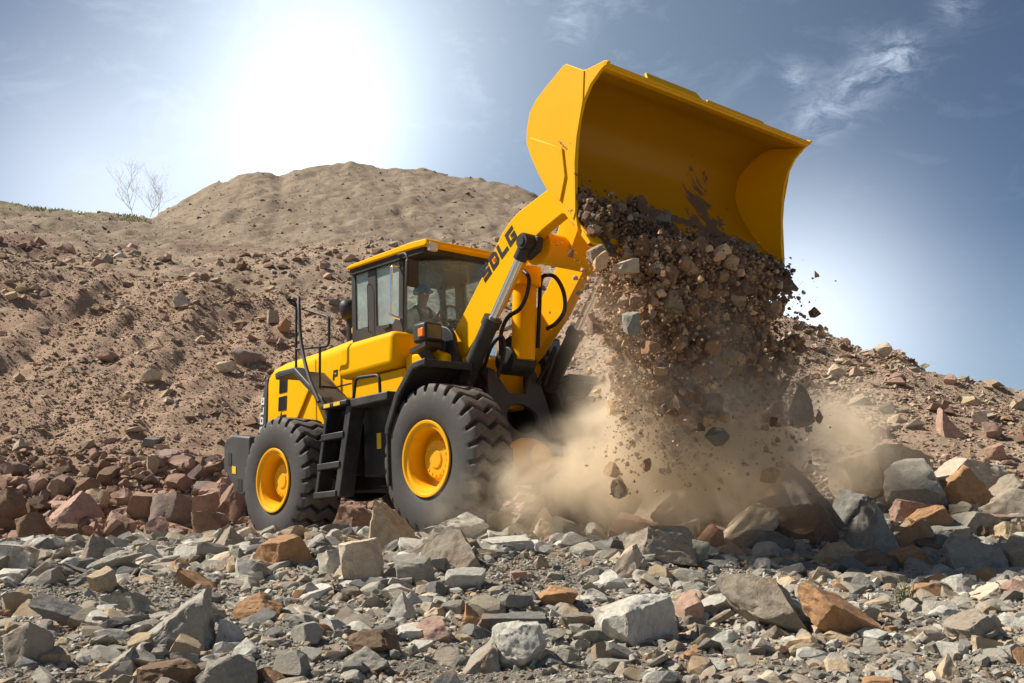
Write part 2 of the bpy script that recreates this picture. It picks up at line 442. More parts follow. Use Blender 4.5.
# zone tints: grey gravel floor, red-brown talus, pale bank, straw-coloured mound
pxv, pyv = pix(X_, Yv, Zv)
n_ = fbm(P * .5, 4, 50); n2_ = fbm(P * .16, 3, 60)
grey = np.array([.285, .255, .205]); talus = np.array([.42, .29, .20]); pale = np.array([.41, .305, .215]); straw = np.array([.315, .245, .175]); track = np.array([.33, .285, .225])
def blend(a, b, t): return a + (b - a) * np.clip(t, 0, 1)[:, None]
col = np.tile(grey, (len(P), 1))
col = blend(col, track, np.clip((Yv - 9.5) / 2.5, 0, 1) * np.clip((-1.0 - X_) / 2, 0, 1))
tstart = np.where(X_ > 1.5, 12.5, 17.5)
col = blend(col, talus, (Yv - tstart) / 2 + n_ * .3)
col = blend(col, pale, np.clip((X_ + 1) / 5, 0, 1) * np.clip((Yv - tstart) / 3, 0, 1) * .9 + n_ * .1 * (Yv > 16))
col = blend(col, pale * .96, (Yv - 28.5) / 3 + n_ * .5)
col = blend(col, straw, (Yv - 38) / 5 + n_ * .5)
col = blend(col, np.array([.25, .16, .115]), (n2_ - .25) * 2.2 * (Yv > 20) * (Yv < 45))
col = blend(col, np.array([.25, .23, .13]), ((n_ - .0) * 2) * (X_ < -22) * (Yv > 50))
vcol(me, np.clip(col, .02, 1))
tag(link('quarry_slope', me, M['soil']), 'brown quarry slope rising behind the wheel loader to a rounded bare mound', 'quarry slope', kind='structure')
# flat country all round, under the modelled quarry
v = np.array([(-900, -900, -1.2), (900, -900, -1.2), (900, 900, -1.2), (-900, 900, -1.2)], float)
me = np_mesh('ground', v, np.array([[0, 1, 2, 3]])); vcol(me, np.tile(np.array([.25, .21, .16]), (4, 1)))
tag(link('ground', me, M['soil']), 'flat stony ground around the quarry', 'ground', kind='structure')
# ------------------------------------------------------------------ wheel loader
MR = Matrix.Rotation(-0.04286836725284587, 3, 'Y') @ Matrix.Rotation(-0.8336222312663044, 3, 'Z')
_T = Vector((0.14115181315091177, 11.852212236716131, -2.112715718884928))
MT = Matrix.Rotation(PITCH, 3, 'X') @ _T + Vector((0, 0, CAMZ))
MW = Matrix.Translation(MT) @ MR.to_4x4()


def mworld(x, y, z): return MW @ Vector((x, y, z))


root = D.objects.new('wheel_loader', None); C.objects.link(root); root.empty_display_size = .5
root.matrix_world = MW
tag(root, 'yellow articulated wheel loader tipping rocks from its raised bucket', 'wheel loader')


class B:
    """collects simple shapes in machine coordinates into one mesh"""
    def __init__(s): s.bm = bmesh.new()

    def box(s, x0, x1, y0, y1, z0, z1):
        vs = [s.bm.verts.new(p) for p in ((x0, y0, z0), (x1, y0, z0), (x1, y1, z0), (x0, y1, z0), (x0, y0, z1), (x1, y0, z1), (x1, y1, z1), (x0, y1, z1))]
        for f in ((0, 3, 2, 1), (4, 5, 6, 7), (0, 1, 5, 4), (1, 2, 6, 5), (2, 3, 7, 6), (3, 0, 4, 7)): s.bm.faces.new([vs[k] for k in f])
        return s

    def prism(s, poly, y0, y1):
        """polygon in x,z pushed from y0 to y1"""
        a = [s.bm.verts.new((x, y0, z)) for x, z in poly]; b = [s.bm.verts.new((x, y1, z)) for x, z in poly]
        n = len(poly); s.bm.faces.new(a); s.bm.faces.new(b[::-1])
        for k in range(n): s.bm.faces.new((a[k], b[k], b[(k + 1) % n], a[(k + 1) % n]))
        return s

    def flat(s, pts, d):
        """planar polygon of 3-d points pushed along d"""
        d = Vector(d); a = [s.bm.verts.new(p) for p in pts]; b = [s.bm.verts.new(Vector(p) + d) for p in pts]
        n = len(pts); s.bm.faces.new(a); s.bm.faces.new(b[::-1])
        for k in range(n): s.bm.faces.new((a[k], b[k], b[(k + 1) % n], a[(k + 1) % n]))
        return s

    def strip(s, pl, t, y0, y1):
        """a bent plate: polyline in x,z with thickness t"""
        P = [Vector((x, z)) for x, z in pl]; out = []
        for k, p in enumerate(P):
            d = ((P[min(k + 1, len(P) - 1)] - p).normalized() if k < len(P) - 1 else Vector((0, 0))) + ((p - P[k - 1]).normalized() if k else Vector((0, 0)))
            d.normalize(); out.append(p + Vector((-d.y, d.x)) * t)
        n = len(P)
        for k in range(n - 1): pass
        ra = [[s.bm.verts.new((q.x, y, q.y)) for q in P] for y in (y0, y1)]; rb = [[s.bm.verts.new((q.x, y, q.y)) for q in out] for y in (y0, y1)]
        for k in range(n - 1):
            for f in ((ra[0][k], ra[0][k + 1], ra[1][k + 1], ra[1][k]), (rb[0][k + 1], rb[0][k], rb[1][k], rb[1][k + 1]), (ra[0][k + 1], ra[0][k], rb[0][k], rb[0][k + 1]), (ra[1][k], ra[1][k + 1], rb[1][k + 1], rb[1][k])):
                s.bm.faces.new(f)
        for k in (0, n - 1): s.bm.faces.new((ra[0][k], ra[1][k], rb[1][k], rb[0][k]))
        return s

    def tube(s, pts, r, seg=10, closed_ends=True):
        pts = [Vector(p) for p in pts]; n = len(pts); rings = []; up = None
        for k, p in enumerate(pts):
            d = (pts[min(k + 1, n - 1)] - pts[max(k - 1, 0)]).normalized()
            if up is None:
                up = d.orthogonal().normalized()
            up = (up - d * up.dot(d)).normalized(); sd = d.cross(up)
            rr = r[k] if hasattr(r, '__len__') else r
            rings.append([s.bm.verts.new(p + (up * math.cos(q) + sd * math.sin(q)) * rr) for q in (2 * math.pi * j / seg for j in range(seg))])
        for k in range(n - 1):
            for j in range(seg): s.bm.faces.new((rings[k][j], rings[k][(j + 1) % seg], rings[k + 1][(j + 1) % seg], rings[k + 1][j]))
        if closed_ends: s.bm.faces.new(rings[0][::-1]); s.bm.faces.new(rings[-1])
        return s

    def lathe(s, prof, cx, cz, seg=48, closed=False, caps=True):
        """profile of (y, r) turned about the y axis through x=cx, z=cz"""
        rings = []
        for y, r in prof:
            rings.append([s.bm.verts.new((cx + r * math.cos(q), y, cz + r * math.sin(q))) for q in (2 * math.pi * j / seg for j in range(seg))])
        m_ = len(rings)
        for k in range(m_ if closed else m_ - 1):
            for j in range(seg): s.bm.faces.new((rings[k][j], rings[(k + 1) % m_][j], rings[(k + 1) % m_][(j + 1) % seg], rings[k][(j + 1) % seg]))
        if not closed and caps:
            if prof[0][1] > 1e-6: s.bm.faces.new(rings[0])
            if prof[-1][1] > 1e-6: s.bm.faces.new(rings[-1][::-1])
        return s

    def sphere(s, c, r, seg=16, sx=1, sy=1, sz=1):
        mm = Matrix.Translation(c) @ Matrix.Diagonal((r * sx, r * sy, r * sz, 1))
        bmesh.ops.create_uvsphere(s.bm, u_segments=seg, v_segments=max(6, seg // 2), radius=1, matrix=mm); return s

    def build(s, name, mat, parent=root, bevel=0.0, smooth=35, seg=2):
        bmesh.ops.remove_doubles(s.bm, verts=s.bm.verts, dist=1e-5)
        bmesh.ops.recalc_face_normals(s.bm, faces=s.bm.faces)
        me = D.meshes.new(name); s.bm.to_mesh(me); s.bm.free()
        if smooth:
            me.polygons.foreach_set('use_smooth', [True] * len(me.polygons)); me.update()
            try: me.set_sharp_from_angle(angle=math.radians(smooth))
            except Exception: pass
        o = link(name, me, mat, parent)
        if bevel:
            b = o.modifiers.new('bevel', 'BEVEL'); b.width = bevel; b.segments = seg; b.limit_method = 'ANGLE'; b.angle_limit = math.radians(40)
            b.harden_normals = False
        return o


def curve_pts(ctrl, n=24):
    """Catmull-Rom through the points"""
    P = [Vector(c) for c in ctrl]; P = [P[0] * 2 - P[1]] + P + [P[-1] * 2 - P[-2]]; out = []
    for k in range(1, len(P) - 2):
        for t in np.linspace(0, 1, max(3, n // (len(P) - 3)), endpoint=False):
            a, b_, c, d = P[k - 1], P[k], P[k + 1], P[k + 2]
            out.append(.5 * ((2 * b_) + (c - a) * t + (2 * a - 5 * b_ + 4 * c - d) * t * t + (3 * b_ - a - 3 * c + d) * t ** 3))
    out.append(P[-2]); return out


def bent(pts, r=.06, n=5):
    """a bent pipe path: corners rounded with radius r"""
    P = [Vector(p) for p in pts]; out = [P[0]]
    for k in range(1, len(P) - 1):
        a = (P[k - 1] - P[k]); b_ = (P[k + 1] - P[k]); q = min(r, a.length * .45, b_.length * .45)
        s0, s1 = P[k] + a.normalized() * q, P[k] + b_.normalized() * q
        for t in np.linspace(0, 1, n): out.append(s0 * (1 - t) ** 2 + P[k] * 2 * t * (1 - t) + s1 * t * t)
    out.append(P[-1]); return out


# ---- wheels
R, WB = .79, 3.1
NL, NT = 26, 26 * 18
prof = [(-.20, .33), (-.235, .365), (-.262, .40), (-.285, .47), (-.296, .57), (-.292, .64), (-.283, .69), (-.272, .72), (-.268, .735), (-.258, .752), (-.246, .768), (-.232, .780)]
tread = [(y, R - .010 * (y / .22) ** 2) for y in np.linspace(-.215, .215, 27)]
prof = prof + tread + [(-y, r) for y, r in prof[::-1]]
def tri(x): return 4 * np.abs((x % 1) - .5) - 1
py_ = np.array([p[0] for p in prof]); pr_ = np.array([p[1] for p in prof])
th = np.arange(NT) * 2 * math.pi / NT
TH, PY = np.meshgrid(th, py_); PR = np.repeat(pr_[:, None], NT, 1)
wave = .23 * tri((PY + .25) / .50 * 2.0 + .10) + PY * .15
ph = (TH * NL / (2 * math.pi) + wave) % 1
g_ = np.clip((.5 - np.abs(ph - .5)) / .5, 0, 1)       # 0 at groove centre
groove = 1 - np.clip((g_ - .17) / .17, 0, 1); groove = groove * groove * (3 - 2 * groove)
wt = np.clip((PR - .70) / .05, 0, 1)
PR2 = PR - groove * wt * .060
rough = fbm(np.stack([np.cos(TH).ravel() * 6, np.sin(TH).ravel() * 6, PY.ravel() * 9], 1), 3, 3).reshape(TH.shape)
PR2 = PR2 + rough * .003 * wt
V = np.stack([PR2 * np.cos(TH), PY, PR2 * np.sin(TH)], -1).reshape(-1, 3)
k_ = np.arange(len(prof) - 1)[:, None]; j_ = np.arange(NT)[None]
FT = np.stack([k_ * NT + j_, k_ * NT + (j_ + 1) % NT, (k_ + 1) * NT + (j_ + 1) % NT, (k_ + 1) * NT + j_], -1).reshape(-1, 4)
tyre_me = np_mesh('tyre', V, FT, True)
vcol(tyre_me, np.repeat(((1 - groove) * np.clip((PR - .745) / .03, 0, 1)).ravel()[:, None], 3, 1), 'wear')
tyre_me.set_sharp_from_angle(angle=math.radians(50))

rimb = B().lathe([(-.27, .396), (-.285, .400), (-.292, .394), (-.290, .372), (-.272, .360), (-.268, .346), (-.262, .326), (-.235, .312), (-.15, .298), (-.06, .292), (-.05, .28), (-.052, .19), (-.052, .0)], 0, 0, 72, caps=False)
rim_o = rimb.build('rim', M['concave'], None, smooth=32)
hb = B().lathe([(-.05, .235), (-.085, .232), (-.095, .212), (-.13, .205), (-.142, .19), (-.145, .10), (-.158, .09), (-.160, .0)], 0, 0, 48)
nh_ = len(hb.bm.faces)
for j in range(16):
    q = 2 * math.pi * j / 16
    hb.lathe([(-.150, .0001), (-.150, .013), (-.128, .013)], .165 * math.cos(q), .165 * math.sin(q), 6)
hb.bm.faces.ensure_lookup_table()
for f in hb.bm.faces[nh_:]: f.material_index = 0
hub_o = hb.build('hub', [M['concave'], M['dark']], None, smooth=32)
rim_me, hub_me = rim_o.data, hub_o.data
for o in (rim_o, hub_o): D.objects.remove(o)
for x, sy in ((0, -1), (-WB, -1), (0, 1), (-WB, 1)):
    wo = D.objects.new('wheel', None); C.objects.link(wo); wo.parent = root
    wo.location = (x, sy * 1.07, R); wo.rotation_euler = (0, random.uniform(0, .3), 0 if sy < 0 else math.pi)
    link('tyre', tyre_me, None if tyre_me.materials else M['tyre'], wo)
    link('rim', rim_me, None, wo); link('hub', hub_me, None, wo)
# (materials of rim/hub/bolts travel with their meshes)

# ---- axles and chassis
def axle(x):
    a = B().lathe([(-.80, .17), (-.55, .15), (-.34, .17), (-.25, .23), (-.1, .27), (.1, .27), (.25, .23), (.34, .17), (.55, .15), (.80, .17)], x, R, 28)
    a.tube([(x + .1, 0, R), (x + .32, 0, R + .02)], .15, 20)
    return a.build('axle', M['yellow'] if x > -1 else M['black'])
axle(0); axle(-WB)
ch = B().box(-4.0, -.95, -.44, .44, .62, 1.45).box(-1.05, -.55, -.22, .22, .75, 1.35).box(-3.9, -2.4, -.7, .7, 1.0, 1.5)
ch.build('rear_chassis', M['black'], bevel=.02)

# ---- counterweight
cwp = [(-4.68, 1.06), (-4.68, 1.36), (-4.60, 1.475), (-4.42, 1.50), (-3.96, 1.43), (-3.96, .70), (-4.18, .66), (-4.28, .70)]
cw = B().prism(cwp, -1.2, -.92).prism(cwp, .92, 1.2).prism([(-4.80, 1.0), (-4.80, 1.34), (-4.66, 1.47), (-4.3, 1.47), (-4.3, .74), (-4.5, .74)], -.915, .915).build('counterweight', M['grey'], bevel=.035, seg=3)
B().flat([(-4.42, -1.204, .98), (-4.315, -1.204, .96), (-4.315, -1.204, 1.06), (-4.42, -1.204, 1.08)], (0, -.003, 0)).build('reflector', M['sticker'], cw)
B().flat([(-4.54, -1.203, 1.10), (-4.44, -1.203, 1.08), (-4.44, -1.203, 1.25), (-4.54, -1.203, 1.27)], (0, -.004, 0)).build('slot', M['dark'], cw)
B().flat([(-4.27, -1.203, .74), (-4.15, -1.203, .72), (-4.15, -1.203, .88), (-4.27, -1.203, .90)], (0, -.004, 0)).build('slot', M['dark'], cw)

# ---- engine hood: loft of cross sections along x
secs = []
for x, zt, zb in ((-4.40, 2.20, 1.46), (-4.24, 2.32, 1.45), (-4.16, 2.37, 1.45), (-3.2, 2.39, 1.45), (-2.5, 2.43, 1.45), (-2.22, 2.45, 1.45)):
    secs.append([(x - (0.10 if x < -4.1 and k in (0, 11) else 0), y, z) for k, (y, z) in enumerate([(-.735, zb), (-.74, zt - .10), (-.73, zt - .03), (-.70, zt + .015), (-.52, zt + .12), (-.25, zt + .15), (.25, zt + .15), (.52, zt + .12), (.70, zt + .015), (.73, zt - .03), (.74, zt - .10), (.735, zb)])])
hd = B(); rings = [[hd.bm.verts.new(p) for p in s_] for s_ in secs]
for k in range(len(rings) - 1):
    for j in range(11): hd.bm.faces.new((rings[k][j], rings[k + 1][j], rings[k + 1][j + 1], rings[k][j + 1]))
hd.bm.faces.new(rings[0]); hd.bm.faces.new(rings[-1][::-1])
for k in range(len(rings) - 1): hd.bm.faces.new((rings[k][0], rings[k][11], rings[k + 1][11], rings[k + 1][0]))
hood = hd.build('hood', M['yellow'], bevel=.012, smooth=50)
for q in ([(-3.06, -.742, 1.5), (-3.05, -.742, 1.5), (-3.05, -.742, 2.36), (-3.06, -.742, 2.36)], [(-3.05, -.742, 1.93), (-2.24, -.742, 1.93), (-2.24, -.742, 1.94), (-3.05, -.742, 1.94)]):
    B().flat(q, (0, -.002, 0)).build('panel_gap', M['dark'], hood, smooth=0)
# rear grille behind the hood with the white upright lettering
gr = B().prism([(-4.52, 1.40), (-4.46, 1.95), (-4.33, 2.30), (-4.26, 2.30), (-4.31, 1.40)], -.755, .755).build('grille', M['grey'], hood, bevel=.03)
for z0, z1 in ((2.03, 2.22), (1.79, 1.98), (1.55, 1.73)):
    s0, s1 = (z0 - 1.5) * .10, (z1 - 1.5) * .10
    vo = B().flat([(-4.035 + s0, -.742, z0), (-3.83 + s0, -.742, z0 - .0), (-3.83 + s1, -.742, z1), (-4.035 + s1, -.742, z1)], (0, -.004, 0)).build('vent', M['dark'], hood)
    sl_ = B()
    for t in np.linspace(.12, .88, 7): sl_.box(-4.03 + s0 + t * .2 - .006, -4.03 + s0 + t * .2 + .006, -.752, -.7455, z0 + .012, z1 - .012)
    sl_.build('slats', M['black'], vo, smooth=0)
B().flat([(-4.04, -.744, 1.52), (-3.98, -.744, 1.52), (-3.93, -.744, 1.78), (-3.98, -.744, 1.78)], (0, -.006, 0)).build('stay', M['yellow'], hood)
# diagonal wheel-well rib
B().flat([(-3.72, -.741, 1.46), (-3.62, -.741, 1.46), (-3.18, -.741, 1.98), (-3.26, -.741, 2.0)], (0, -.03, 0)).build('rib', M['yellow'], hood, bevel=.01)

# glyph outlines on a unit square
GL = {
    'S': [(0, 0), (1, 0), (1, .60), (.29, .60), (.29, .74), (1, .74), (1, 1), (0, 1), (0, .40), (.71, .40), (.71, .27), (0, .27)],
    'D': [(0, 0), (.76, 0), (1, .22), (1, .78), (.76, 1), (0, 1), (0, .74), (.66, .74), (.74, .69), (.74, .31), (.66, .27), (.29, .27), (.29, .70), (0, .70)],
    'L': [(0, 0), (1, 0), (1, .27), (.29, .27), (.29, 1), (0, 1)],
    'G': [(0, 0), (1, 0), (1, .58), (.48, .58), (.48, .38), (.71, .38), (.71, .27), (.29, .27), (.29, .74), (1, .74), (1, 1), (0, 1)],
    'P': [(0, 0), (.29, 0), (.29, .32), (1, .32), (1, 1), (0, 1), (0, .79), (.74, .79), (.74, .53), (.29, .53), (.29, .70), (0, .70)],
    'T': [(.36, 0), (.64, 0), (.64, .74), (1, .74), (1, 1), (0, 1), (0, .74), (.36, .74)],
}


def lettering(word, o, du, dv, w_, h_, gap, push, name, mat, parent, slant=.0):
    b = B(); o, du, dv = Vector(o), Vector(du).normalized(), Vector(dv).normalized()
    for k, c in enumerate(word):
        if c != ' ': b.flat([o + du * (k * (w_ + gap) + u * w_ + v_ * slant * h_) + dv * v_ * h_ for u, v_ in GL[c]], push)
    return b.build(name, mat, parent, smooth=0)


lettering('SDLG', (-4.40, -.757, 1.52), (.10, 0, .95), (-.95, 0, .10), .10, .085, .035, (0, -.003, 0), 'lettering', M['white'], gr)
lettering('PT', (-2.66, -.742, 2.03), (1, 0, .015), (0, 0, 1), .10, .12, .05, (0, -.003, 0), 'lettering', M['letter'], hood, .15)

# ---- fuel tank block beside the cab, filler cap, lower panels
def rounded_block(x0, x1, y0, y1, z0, z1, name, mat, r, parent=root):
    return B().box(x0, x1, y0, y1, z0, z1).build(name, mat, parent, bevel=r, seg=4, smooth=60)
tank = rounded_block(-2.222, -1.06, -.955, -.3, 1.95, 2.385, 'side_tank', M['yellow'], .085)
B().tube([(-2.28, -.60, 2.44), (-2.28, -.60, 2.60)], .045, 12).tube([(-2.28, -.60, 2.585), (-2.28, -.60, 2.655)], .085, 14).build('filler_cap', M['yellow'], tank, bevel=.008)
B().prism([(-2.18, 2.37), (-1.80, 2.37), (-1.92, 2.50), (-2.18, 2.53)], -.72, -.45).build('filler_cover', M['yellow'], tank, bevel=.02)
B().box(-2.05, -1.0, -.86, -.3, 1.58, 1.935).build('side_panel', M['yellow'], bevel=.03)
B().prism([(-1.045, 1.42), (-.30, 1.42), (-.30, 1.99), (-.52, 2.08), (-1.045, 2.08)], -.80, .80).build('cab_base', M['yellow'], bevel=.03)
B().box(-1.60, -.80, -1.02, -.45, .72, 1.52).build('battery_box', M['black'], bevel=.025)
B().box(-1.32, -1.24, -1.026, -1.021, 1.02, 1.20).build('warning_sticker', M['sticker'])

# ---- rear fenders with the slanted guard
for sgn in (-1, 1):
    yo, yi = sgn * 1.21, sgn * .755
    fe = B().strip([(-3.27, 2.10), (-3.2, 2.12), (-2.84, 2.12), (-2.13, 1.60), (-2.13, 1.18)], .03, min(yo, yi), max(yo, yi))
    fo = fe.build('rear_fender', M['grey'], bevel=.006)
    B().strip([(-3.27, 2.085), (-3.2, 2.105), (-2.845, 2.105), (-2.145, 1.59), (-2.145, 1.20)], .085, min(yo, yo - sgn * .15) , max(yo, yo - sgn * .15)).build('fender_lip', M['grey'], fo, bevel=.012)
    B().flat([(-2.80, sgn * .79, 2.125), (-2.50, sgn * .79, 1.905), (-2.50, sgn * 1.05, 1.905), (-2.80, sgn * 1.05, 2.125)], (.008, 0, .012)).build('tread_mat', M['frame'], fo)
    # side skirt hanging beneath the guard
    B().prism([(-2.16, .78), (-2.055, .78), (-2.055, 1.19), (-2.16, 1.19)], min(yo, yo - sgn * .5), max(yo, yo - sgn * .5)).build('mud_flap', M['black'], fo, bevel=.008)

# ---- platform, ladder, handrails
pl = B().box(-2.02, -1.46, -1.34, -.60, 1.54, 1.60).box(-1.452, -.72, -1.30, -.60, 1.50, 1.60).build('platform', M['black'], bevel=.015)
for x in (-1.93, -1.72): B().box(x, x + .13, -1.347, -1.342, 1.548, 1.592).build('warning_sticker', M['sticker'], pl)
ld = B()
ld.flat([(-2.14, -1.36, .50), (-2.08, -1.36, .50), (-1.94, -1.28, 1.54), (-2.00, -1.28, 1.54)], (0, .20, 0))
ld.flat([(-1.72, -1.36, .50), (-1.60, -1.36, .50), (-1.45, -1.28, 1.54), (-1.56, -1.28, 1.54)], (0, .20, 0))
for z in (.50, .83, 1.17):
    k = (z - .5) / 1.04
    ld.box(-2.13 + .14 * k, -1.66 + .14 * k, -1.375 + .08 * k, -1.17 + .08 * k, z, z + .075)
ld.build('ladder', M['black'], bevel=.01)
B().tube(bent([(-2.95, -1.10, 2.12), (-2.93, -1.10, 3.06), (-2.95, -1.25, 3.10), (-2.95, -1.10, 3.0), (-2.17, -1.10, 2.72), (-2.18, -1.10, 2.36), (-2.93, -1.10, 2.44)], .07), .0165, 8).tube([(-2.40, -1.10, 1.80), (-2.385, -1.10, 2.41)], .0165, 8).build('handrail', M['black'], smooth=60)
B().tube(curve_pts([(-2.10, -1.30, 1.65), (-2.36, -1.28, 2.0), (-2.62, -1.22, 2.45), (-2.75, -1.17, 2.9), (-2.84, -1.12, 3.10)], 20), .024, 8).build('handrail', M['grey'], smooth=60)
B().tube(bent([(-1.56, -1.18, 1.58), (-1.50, -1.18, 1.86), (-1.03, -1.18, 1.83), (-1.02, -1.18, 1.55)], .07), .02, 8).build('handrail', M['black'], smooth=60)

# ---- exhaust / air intake
B().tube([(-2.83, -.32, 2.5), (-2.83, -.32, 2.98)], .075, 14).tube([(-2.83, -.32, 2.90), (-2.84, -.33, 2.95), (-2.85, -.36, 3.06), (-2.86, -.38, 3.13), (-2.86, -.38, 3.16)], [.09, .125, .125, .10, .05], 16).build('exhaust_pipe', M['black'], smooth=60)

# ---- cab
cab = B()
cab.box(-2.22, -1.06, -.29, .29, 1.84, 1.90)                                         # floor
for s_ in (-1, 1):
    y0, y1 = sorted((s_ * .73, s_ * .66))
    cab.box(-2.22, -2.14, y0, y1, 2.05, 3.32)                                         # rear post
    cab.box(-1.86, -1.70, y0, y1, 2.08, 3.32)                                         # middle post
    cab.prism([(-1.265, 2.08), (-1.19, 2.08), (-1.13, 3.32), (-1.21, 3.32)], y0, y1)    # front post
    cab.box(-2.14, -1.86, y0, y1, 2.08, 2.59)                                         # lower side
    cab.prism([(-1.70, 2.08), (-1.265, 2.08), (-1.24, 2.60), (-1.30, 2.60), (-1.36, 2.53), (-1.70, 2.56)], y0, y1)   # door panel
    cab.box(-2.14, -1.13, y0, y1, 3.29, 3.34)                                         # top rail
    # side-front sill and header following the bowed windscreen
cab.box(-2.22, -2.16, -.66, .66, 2.08, 2.5)
cab.flat([(-1.18, -.72, 2.08), (-.80, -.40, 2.08), (-.74, 0, 2.08), (-.80, .40, 2.08), (-1.18, .72, 2.08)], (0, 0, .05))
cab.flat([(-1.12, -.72, 3.225), (-.74, -.40, 3.225), (-.68, 0, 3.225), (-.74, .40, 3.225), (-1.12, .72, 3.225)], (0, 0, .05))
cab = cab.build('cab', M['frame'], bevel=.012)
roof = B().prism([(-2.22, 3.37), (-1.1, 3.335), (-.62, 3.305), (-.56, 3.325), (-.585, 3.385), (-.9, 3.41), (-2.15, 3.415), (-2.22, 3.40)], -.81, .81).build('cab_roof', M['yellow'], cab, bevel=.03, seg=3, smooth=50)
B().prism([(-2.19, 3.295), (-.68, 3.25), (-.66, 3.31), (-1.1, 3.34), (-2.19, 3.375)], -.775, .775).build('roof_liner', M['dark'], cab)
for y in (-.72, .72): B().box(-.60, -.545, y - .06, y + .06, 3.245, 3.345).build('work_lamp', M['lamp'], roof, bevel=.01)
B().tube([(-1.6, -.5, 3.40), (-1.6, -.5, 3.47)], .05, 12).build('beacon', M['amber'], roof, bevel=.01)
for s_ in (-1, 1):
    y = s_ * .70
    B().flat([(-2.14, y, 2.59), (-1.86, y, 2.59), (-1.86, y, 3.29), (-2.14, y, 3.29)], (0, s_ * .012, 0)).build('window', M['side_glass' if s_ < 0 else 'glass'], cab, smooth=0)
    B().flat([(-1.70, y, 2.56), (-1.36, y, 2.53), (-1.30, y, 2.60), (-1.24, y, 2.60), (-1.21, y, 3.29), (-1.70, y, 3.29)], (0, s_ * .012, 0)).build('window', M['side_glass' if s_ < 0 else 'glass'], cab, smooth=0)
    B().tube(bent([(-1.80, s_ * .735, 2.50), (-1.80, s_ * .78, 2.50), (-1.80, s_ * .78, 3.1), (-1.80, s_ * .735, 3.1)], .03), .006, 6).build('door_hinge', M['black'], cab)
B().flat([(-2.19, -.66, 2.5), (-2.19, .66, 2.5), (-2.19, .66, 3.3), (-2.19, -.66, 3.3)], (.012, 0, 0)).build('rear_window', M['glass'], cab, smooth=0)
ws = B(); lo = [(-1.18, -.715), (-.99, -.58), (-.83, -.40), (-.76, -.2), (-.74, 0), (-.76, .2), (-.83, .40), (-.99, .58), (-1.18, .715)]
r0 = [ws.bm.verts.new((x, y, 2.13)) for x, y in lo]; r1 = [ws.bm.verts.new((x + .06, y, 3.23)) for x, y in lo]
for k in range(8): ws.bm.faces.new((r0[k], r0[k + 1], r1[k + 1], r1[k]))
ws.build('windscreen', M['glass'], cab, smooth=60)
B().tube([(-.92, -.46, 3.20), (-.86, -.34, 2.55)], .012, 6).tube([(-.86, -.345, 2.95), (-.84, -.33, 2.45)], .016, 6).build('wiper', M['black'], cab)
B().tube(bent([(-1.20, -.735, 3.2), (-1.22, -.83, 3.2), (-1.27, -.84, 2.60), (-1.21, -.735, 2.56)], .08), .018, 8).build('grab_rail', M['chrome'], cab, smooth=60)
B().box(-1.54, -1.40, -.755, -.732, 2.49, 2.54).build('door_handle', M['black'], cab, bevel=.008)
for s_ in (-1, 1):
    mi = B().tube(bent([(-1.14, s_ * .74, 3.27), (-1.0, s_ * .90, 3.27), (-.80, s_ * .93, 3.24), (-.76, s_ * .93, 3.12)], .06), .018, 8).build('mirror_arm', M['black'], cab, smooth=60)
    B().flat([(-.79, s_ * .80, 2.83), (-.77, s_ * .99, 2.83), (-.76, s_ * .99, 3.15), (-.78, s_ * .80, 3.15)], (.06, 0, 0)).build('mirror', M['black'], mi, bevel=.028, seg=3, smooth=60)
# seat, console, steering wheel
st_ = B().box(-1.95, -1.45, -.25, .25, 2.17, 2.27).box(-2.03, -1.90, -.24, .24, 2.24, 2.86).box(-1.85, -1.5, -.18, .18, 1.905, 2.165).build('driver_seat', M['seat'], cab, bevel=.04, seg=3)
B().prism([(-1.12, 1.92), (-.90, 2.09), (-.92, 2.45), (-1.02, 2.48)], -.06, .06).build('console', M['black'], cab, bevel=.02)
swp = [Vector((-1.20, 0, 2.62)) + Vector((.60 * math.sin(q) * .19 * .5, math.cos(q) * .19, math.sin(q) * .165)) for q in np.linspace(0, 2 * math.pi, 25)]
B().tube(swp, .014, 6, False).tube([(-1.0, 0, 2.44), (-1.20, 0, 2.62)], .025, 8).tube([(-1.2, -.18, 2.62), (-1.2, .18, 2.62)], .01, 6).build('steering_wheel', M['black'], cab, smooth=60)

# ---- front frame, pivot towers, front fenders
ff = B()
for s_ in (-1, 1):
    for y in (.36, .66):
        ya, yb = sorted((s_ * y, s_ * (y + .06)))
        arc = [(-.48 + .24 * math.cos(q), 2.10 + .24 * math.sin(q)) for q in np.linspace(math.radians(-8), math.radians(188), 12)]
        ff.prism([(.13, .84), (.13, .98), (-.06, 1.70), (-.14, 1.85)] + arc + [(-.80, 1.3), (-.62, .85), (.0, .80)], ya, yb)
ff.box(-.62, -.52, -.355, .355, .8, 1.9)
ff.prism([(-.75, .75), (.05, .75), (.05, .95), (-.75, .95)], -.72, .72)
front = ff.build('front_frame', M['black'], bevel=.012)
